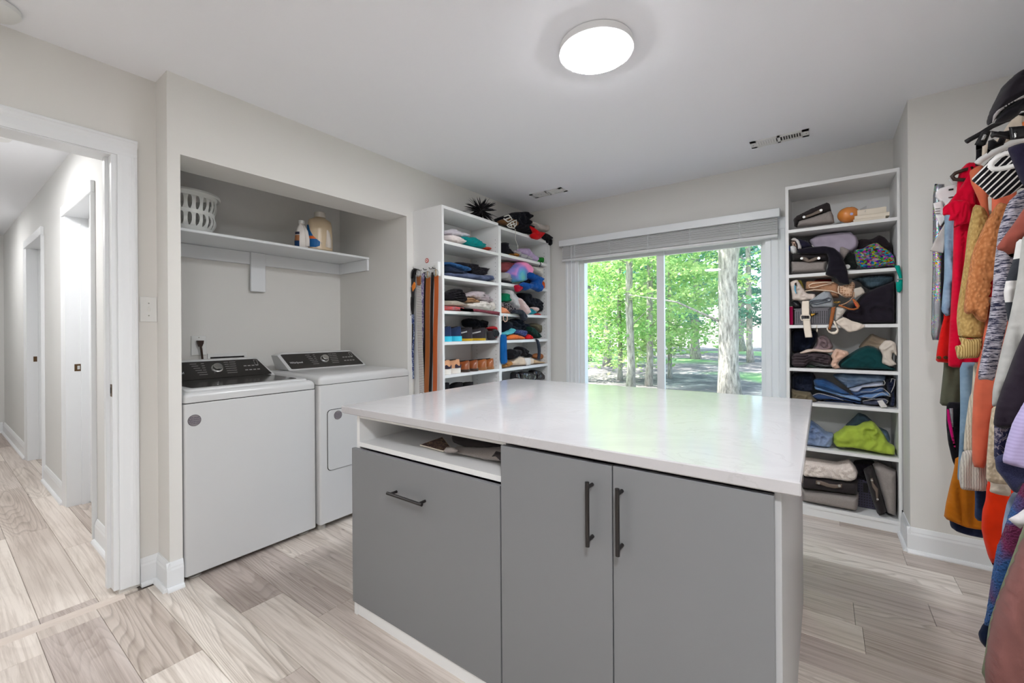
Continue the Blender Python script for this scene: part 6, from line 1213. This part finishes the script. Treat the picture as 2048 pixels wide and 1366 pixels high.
G('ruffle_dress', 'crimson red dress with ruffled cap sleeve', 'dress', 'H5', [(380, -640), (440, -700), (520, -700), (560, 0), (600, 560), (500, 636), (315, 634), (312, 560), (320, 420), (335, 150), (345, -80), (350, -330)], 2.76, RD, T=.05, amp=.012)
t = thing('ruffle_sleeve', 'tiered crimson ruffle of the red dress sleeve', 'dress', tuple(at(1905, 420, 'y', 2.71)), GH)
for k, q in enumerate(([(262, 935), (300, 890), (370, 800), (430, 700), (470, 680), (470, 880), (445, 1020), (400, 1020), (335, 1042), (345, 1000), (305, 998), (312, 965), (268, 962)], [(262, 920), (330, 865), (430, 880), (450, 960), (440, 1010), (360, 1030), (335, 1040), (345, 995), (302, 998), (310, 962), (266, 965)])): ppart(t, 'ruffle_tier', 'H4', q, 2.715-.02*k, .02, RD, amp=.006, wf=(40, 6), ruffle=.5)
G('coral_dress', 'coral orange dress reaching down below the navy marl cardigan', 'dress', 'H5', [(600, -700), (760, -700), (760, 500), (640, 720), (598, 1000), (560, 1292), (470, 1280), (468, 1000), (480, 760), (500, 640), (545, 420), (590, 100)], 2.555, K((222, 112, 84)), amp=.007)
G('coral_blouse', 'coral orange sleeve behind the striped shirt', 'shirt', 'H4', [(430, 690), (470, 665), (508, 650), (560, 700), (560, 985), (530, 985), (505, 962), (500, 900), (470, 830), (440, 765)], 2.66, K((222, 118, 84)), T=.03)
G('cream_blouse', 'cream top glimpsed behind the striped sleeve', 'shirt', 'H4', [(545, 840), (630, 830), (640, 1000), (560, 990), (550, 930)], 2.62, K((220, 212, 200)), T=.03)
TAN = K((204, 172, 110), 'cable', (160, 126, 72))
cg = G('cable_cardigan', 'mustard tan cable-knit cardigan sleeve', 'cardigan', 'H5', [(480, -430), (560, -400), (640, -100), (600, 150), (560, 345), (540, 450), (380, 440), (368, 330), (372, 250), (395, 100), (420, -60), (440, -250)], 2.60, TAN, T=.07, amp=.004)
G('cardigan_cuff', 'ribbed folded cuff of the mustard cable-knit cardigan', 'cardigan', 'H5', [(380, 430), (450, 450), (540, 440), (535, 500), (515, 572), (440, 575), (375, 582), (355, 495), (400, 488)], 2.58, K((204, 176, 118), 'vstripe', (150, 120, 68)), T=.07, amp=.003)
ORG = K((214, 146, 96), 'cable', (158, 92, 50))
G('chunky_cardigan', 'peach orange chunky crochet cardigan', 'cardigan', 'H5', [(640, -440), (700, -430), (760, -300), (700, 0), (600, 60), (585, 200), (560, 345), (500, 325), (470, 280), (440, 290), (412, 270), (430, 100), (470, -120), (560, -320)], 2.52, ORG, T=.08, amp=.006)
G('red_plaid_shirt', 'red and white plaid shirt sliver beside the crochet cardigan', 'shirt', 'H5', [(590, 40), (640, 0), (680, 0), (680, 300), (600, 250), (570, 200), (575, 110)], 2.50, K((206, 40, 44), 'plaid', (226, 214, 216)), T=.03)
t = G('striped_shirt', 'black and white striped short-sleeved shirt', 'shirt', 'H4', [(438, 745), (500, 680), (570, 605), (650, 560), (770, 540), (900, 540), (900, 830), (760, 790), (690, 835), (640, 850), (590, 868), (560, 850), (500, 790)], 2.34, None, T=.05, amp=.004)
t.data.materials.append(K((20, 18, 22), 'dstripe', (226, 222, 220)))
MARL = K((38, 40, 62), 'marl', (178, 172, 182))
G('marl_cardigan', 'long navy and white marl cardigan', 'cardigan', 'H5', [(790, -520), (900, -560), (900, 200), (720, 200), (700, 330), (650, 560), (612, 722), (560, 712), (508, 716), (510, 660), (545, 480), (575, 340), (600, 150), (615, -60), (640, -260), (700, -440)], 2.28, MARL, T=.05)
G('velvet_top', 'dusty terracotta velvet sleeve with a turned hem', 'shirt', 'H4', [(790, 890), (860, 900), (860, 1200), (740, 1100), (715, 1215), (690, 1228), (650, 1190), (605, 1180), (600, 1160), (650, 1090), (710, 1010)], 2.20, K((150, 78, 66)), T=.04)
G('plaid_shacket', 'black, grey and white plaid shirt jacket', 'jacket', 'H5', [(760, -200), (900, -200), (900, 500), (730, 420), (700, 330), (690, 255), (673, 150), (690, 60), (735, -60)], 2.14, K((52, 54, 60), 'plaid', (212, 208, 206)), T=.04)
G('grey_cardigan', 'long light grey soft cardigan', 'cardigan', 'H5', [(800, -250), (1000, -260), (1000, 700), (800, 800), (650, 860), (620, 890), (598, 885), (602, 780), (650, 560), (715, 300), (760, 80)], 2.08, K((176, 174, 170)), T=.05)
G('lace_cardigan', 'cream boucle knit edge below the grey cardigan', 'cardigan', 'H5', [(600, 885), (700, 880), (720, 1400), (612, 1390), (560, 1370), (562, 1250), (580, 1020)], 2.26, K((226, 210, 186), 'cable', (176, 156, 130)), T=.04)
G('dark_blazer', 'black purple blazer sleeve', 'blazer', 'H5', [(820, 380), (1000, 340), (1000, 1000), (760, 1010), (700, 1032), (640, 1025), (606, 1008), (620, 900), (655, 790), (740, 560)], 1.98, K((40, 32, 42)), T=.06)
G('patterned_sweater', 'navy sweater with a grey floral pattern', 'sweater', 'H5', [(612, 1000), (760, 1000), (760, 1200), (680, 1215), (640, 1240), (610, 1232), (612, 1100)], 2.02, K((34, 34, 62), 'floral', (130, 120, 130)), T=.04)
G('navy_hooded_coat', 'dark navy shiny coat lining', 'coat', 'H6', [(580, -20), (700, -60), (900, -60), (900, 300), (760, 130), (720, 205), (690, 192), (630, 110), (588, 60)], 1.94, K((26, 28, 58), 'speck', (60, 62, 90)), T=.05)
G('navy_blouse', 'dark navy sleeveless top near the white hangers', 'shirt', 'H4', [(664, 548), (720, 525), (900, 480), (900, 800), (768, 785), (740, 740), (700, 640)], 2.10, K((30, 26, 46)), T=.04)
G('lavender_sweater', 'lavender ribbed sweater just above the fleece jacket', 'sweater', 'H5', [(830, 820), (1000, 760), (1000, 1320), (800, 1290), (720, 1270), (664, 1252), (690, 1120), (735, 985)], 1.88, K((170, 158, 198), 'hstripe', (178, 166, 205)), T=.06, amp=.005)
# lower rod
G('olive_skirt', 'olive grey skirt below the red jacket', 'skirt', 'H5', [(285, 560), (420, 560), (420, 900), (385, 896), (257, 880), (268, 780), (283, 640)], 2.90, K((92, 92, 76)), T=.04)
G('trimmed_leggings', 'black sports trousers with a magenta side stripe', 'trousers', 'H5', [(303, 860), (420, 860), (420, 1285), (362, 1288), (340, 1240), (312, 1120), (300, 1000)], 2.86, K((24, 22, 28)), T=.03)
t = thing('side_stripe', 'magenta and grey curved stripe on the black sports trousers', 'trousers', tuple(at(1900, 850, 'y', 2.83)), GH); ppart(t, 'magenta_stripe', 'H5', [(305, 905), (318, 900), (340, 1020), (362, 1150), (360, 1180), (330, 1080), (308, 980)], 2.815, .006, K((200, 10, 110)), sm=0); ppart(t, 'grey_stripe', 'H5', [(320, 900), (345, 900), (348, 1080), (335, 1000)], 2.818, .006, K((150, 146, 150)), sm=0)
G('long_jeans', 'light blue jeans hanging full length', 'jeans', 'H5', [(388, 600), (520, 600), (520, 1000), (430, 1180), (400, 1366), (372, 1366), (385, 1150), (392, 900)], 2.72, K((104, 132, 156), 'denim', (136, 160, 180)), T=.04)
G('amber_skirt', 'amber brown skirt hanging low in the far corner', 'skirt', 'H6', [(340, -20), (480, -20), (520, 430), (460, 424), (400, 412), (268, 356), (280, 270), (300, 180), (330, 60)], 2.80, K((192, 112, 22)), T=.06)
G('dark_denim_skirt', 'dark denim hem below the amber skirt', 'skirt', 'H6', [(298, 340), (530, 380), (520, 482), (420, 462), (350, 440), (310, 410)], 2.84, K((24, 30, 52), 'denim', (40, 48, 78)), T=.05)
G('cream_cardigan_long', 'long cream ribbed cardigan left of the coral dress', 'cardigan', 'H5', [(480, 600), (560, 600), (540, 1250), (470, 1200), (412, 1185), (420, 1050), (450, 830), (465, 800)], 2.64, K((216, 204, 184), 'vstripe', (186, 172, 152)), T=.04)
G('linen_trousers', 'cream linen trousers with fine stripes', 'trousers', 'H6', [(385, -60), (560, -60), (560, 190), (460, 190), (372, 180), (360, 110), (365, 20)], 2.60, K((214, 206, 194), 'vstripe', (178, 168, 158)), T=.05)
G('dark_jeans_short', 'dark blue jeans between the amber skirt and the orange dress', 'jeans', 'H6', [(450, -40), (640, -40), (640, 150), (540, 380), (480, 374), (456, 350), (460, 250)], 2.66, K((30, 42, 70), 'denim', (48, 64, 98)), T=.04)
G('orange_dress', 'bright orange red dress with a curved hem', 'dress', 'H6', [(530, 160), (640, -300), (1000, -330), (1000, 300), (700, 520), (640, 560), (600, 600), (574, 655), (540, 590), (515, 500), (498, 420), (504, 310), (525, 240)], 2.50, K((226, 50, 8)), T=.06, amp=.005)
G('cream_skirt', 'cream satin hem with ruffled edge', 'skirt', 'H6', [(545, 100), (680, 120), (680, 225), (600, 212), (548, 195), (555, 150)], 2.40, K((214, 200, 182)), T=.04)
G('pale_denim_jacket', 'pale blue denim jacket with collar, low on the right', 'jacket', 'H6', [(690, 195), (820, 150), (820, 600), (640, 520), (618, 500), (630, 380), (655, 262)], 2.30, K((120, 136, 162), 'denim', (158, 170, 190)), T=.04)
G('fleece_jacket', 'blue and burgundy boucle fleece jacket', 'jacket', 'H6', [(760, 120), (900, 60), (900, 900), (640, 900), (560, 1010), (512, 1012), (530, 930), (552, 780), (565, 690), (592, 540), (635, 430), (680, 290), (722, 200)], 2.10, K((50, 86, 138), 'fleece', (104, 40, 74)), T=.06, amp=.004)
G('navy_hem', 'dark navy curved hem below the fleece jacket', 'jacket', 'H6', [(478, 1060), (510, 1005), (560, 960), (640, 940), (640, 1160), (525, 1152), (490, 1110)], 2.12, K((20, 30, 54)), T=.05)
G('white_collar_shirt', 'white pointed collar over the fleece jacket', 'shirt', 'H6', [(662, 362), (720, 330), (800, 270), (900, 240), (900, 480), (760, 400), (738, 422), (700, 395)], 1.98, K((228, 222, 222)), T=.025, sm=0)
G('sage_trousers', 'sage green trousers beside the mauve coat', 'trousers', 'H6', [(780, 340), (900, 330), (900, 1400), (530, 1400), (516, 1335), (498, 1300), (522, 1180), (545, 1000), (610, 800), (700, 560)], 1.92, K((130, 134, 108)), T=.05)
G('mauve_coat', 'dusty mauve brown coat, nearest on the right', 'coat', 'H6', [(790, 420), (960, 360), (960, 1420), (530, 1420), (522, 1300), (540, 1130), (590, 900), (680, 690)], 1.80, K((134, 90, 86)), T=.10, amp=.018, wf=(14, 2))
# top: bag, clip hangers, hangers
bg_ = thing('black_bag', 'black bag with grey trim lying on the shelf above the hanging clothes', 'bag', (.6, 2.2, 2.05), GH)
ppart(bg_, 'body', 'H8', [(1000, 60), (820, 118), (700, 178), (600, 268), (550, 370), (500, 470), (472, 560), (476, 592), (512, 616), (560, 560), (700, 470), (820, 400), (1000, 330)], 2.22, .16, K((30, 26, 32)), amp=.006)
ppart(bg_, 'grey_trim', 'H8', [(508, 612), (520, 540), (560, 490), (680, 420), (820, 340), (1000, 270), (1000, 320), (820, 368), (700, 420), (590, 500), (545, 560), (528, 612)], 2.115, .03, K((150, 144, 144)), amp=.001)
ppart(bg_, 'lower_pocket', 'H8', [(530, 612), (590, 510), (700, 440), (820, 380), (1000, 320), (1000, 520), (820, 470), (740, 560), (620, 600)], 2.20, .10, K((26, 24, 30)), amp=.008)
def hangerpts(cr, pts, y, r, nm, lab, mat, closed=False):
    ox, oy, s = CR[cr]; P_ = [at(ox+a/s, oy+b/s, 'y', y) for a, b in pts]; t = thing(nm, lab, 'hanger', tuple(P_[0]), GH); MB().tube(P_, r, 8, closed).build('arm', mat, t, True); return t
BK = paint('hanger_black', (28, 26, 28), .4); WHh = paint('hanger_white', (228, 226, 224), .3, .5)
t = hangerpts('H8', [(255, 800), (290, 778), (400, 718), (505, 650), (640, 590), (800, 540), (950, 500)], 2.62, .010, 'clip_hanger', 'long black clip hanger, farthest near the ceiling', BK)
for q in ([(335, 828), (400, 708), (440, 690), (500, 692), (470, 770), (440, 842), (380, 840)],): ppart(t, 'clip', 'H8', q, 2.60, .02, BK, sm=0)
ppart(t, 'metal_plate', 'H8', [(398, 780), (425, 725), (462, 722), (440, 775), (412, 795)], 2.586, .004, CHROME, sm=0)
t = hangerpts('H8', [(500, 745), (580, 715), (660, 720), (820, 700), (960, 690)], 2.36, .008, 'clip_hanger', 'black clip hanger with a flat clip, nearer than the long one', BK)
ppart(t, 'arm_plate', 'H8', [(500, 690), (580, 700), (680, 720), (690, 780), (600, 762), (500, 748)], 2.36, .014, BK, sm=0); ppart(t, 'clip', 'H8', [(670, 655), (830, 640), (960, 640), (960, 760), (820, 765), (690, 782)], 2.33, .02, BK, sm=0)
ppart(t, 'metal_plate', 'H8', [(722, 702), (752, 698), (754, 762), (724, 766)], 2.317, .004, CHROME, sm=0)
G('black_trouser_strap', 'black straps clipped under the black hangers', 'strap', 'H8', [(350, 830), (412, 835), (412, 990), (390, 1030), (343, 1035), (352, 930)], 2.60, K((24, 22, 26)), T=.02, sm=0)
G('cream_trousers', 'cream cloth folded over the clip hangers', 'trousers', 'H8', [(412, 845), (470, 815), (580, 760), (680, 600), (760, 540), (820, 520), (820, 700), (640, 810), (520, 860), (470, 900), (440, 950), (408, 950)], 2.58, K((222, 206, 188)), T=.03)
G('black_trouser_strap', 'black strap in front of the cream cloth', 'strap', 'H8', [(470, 790), (520, 770), (560, 800), (610, 700), (1010, 620), (1010, 680), (660, 740), (620, 830), (500, 880), (460, 920)], 2.50, K((24, 22, 26)), T=.02, sm=0)
G('rust_cloth', 'rust orange cloth by the nearer black clip', 'garment', 'H8', [(800, 600), (960, 560), (960, 740), (790, 712), (810, 690)], 2.40, K((206, 104, 52)), T=.03)
hangerpts('H8', [(320, 1052), (230, 1075), (150, 1105), (118, 1135), (140, 1165), (220, 1170), (300, 1175)], 2.74, .008, 'plastic_hanger', 'dark brown hanger arm behind the red dress', paint('hanger_brown', (62, 46, 40), .4))
hangerpts('H8', [(365, 1010), (400, 975), (520, 900), (620, 850), (720, 800), (850, 765), (1000, 740)], 2.56, .012, 'plastic_hanger', 'thick white hanger above the striped sleeve', WHh)
hangerpts('H8', [(700, 915), (640, 910), (560, 950), (505, 1000), (495, 1040), (520, 1065), (600, 1062), (720, 1035), (820, 1020)], 2.28, .009, 'plastic_hanger', 'curved white hanger end in front of the striped shirt', WHh)
hangerpts('H4', [(310, 740), (330, 770), (380, 750), (450, 690)], 2.84, .006, 'plastic_hanger', 'thin clear hanger by the paper tags', paint('hanger_clear', (206, 206, 206), .15, .5))
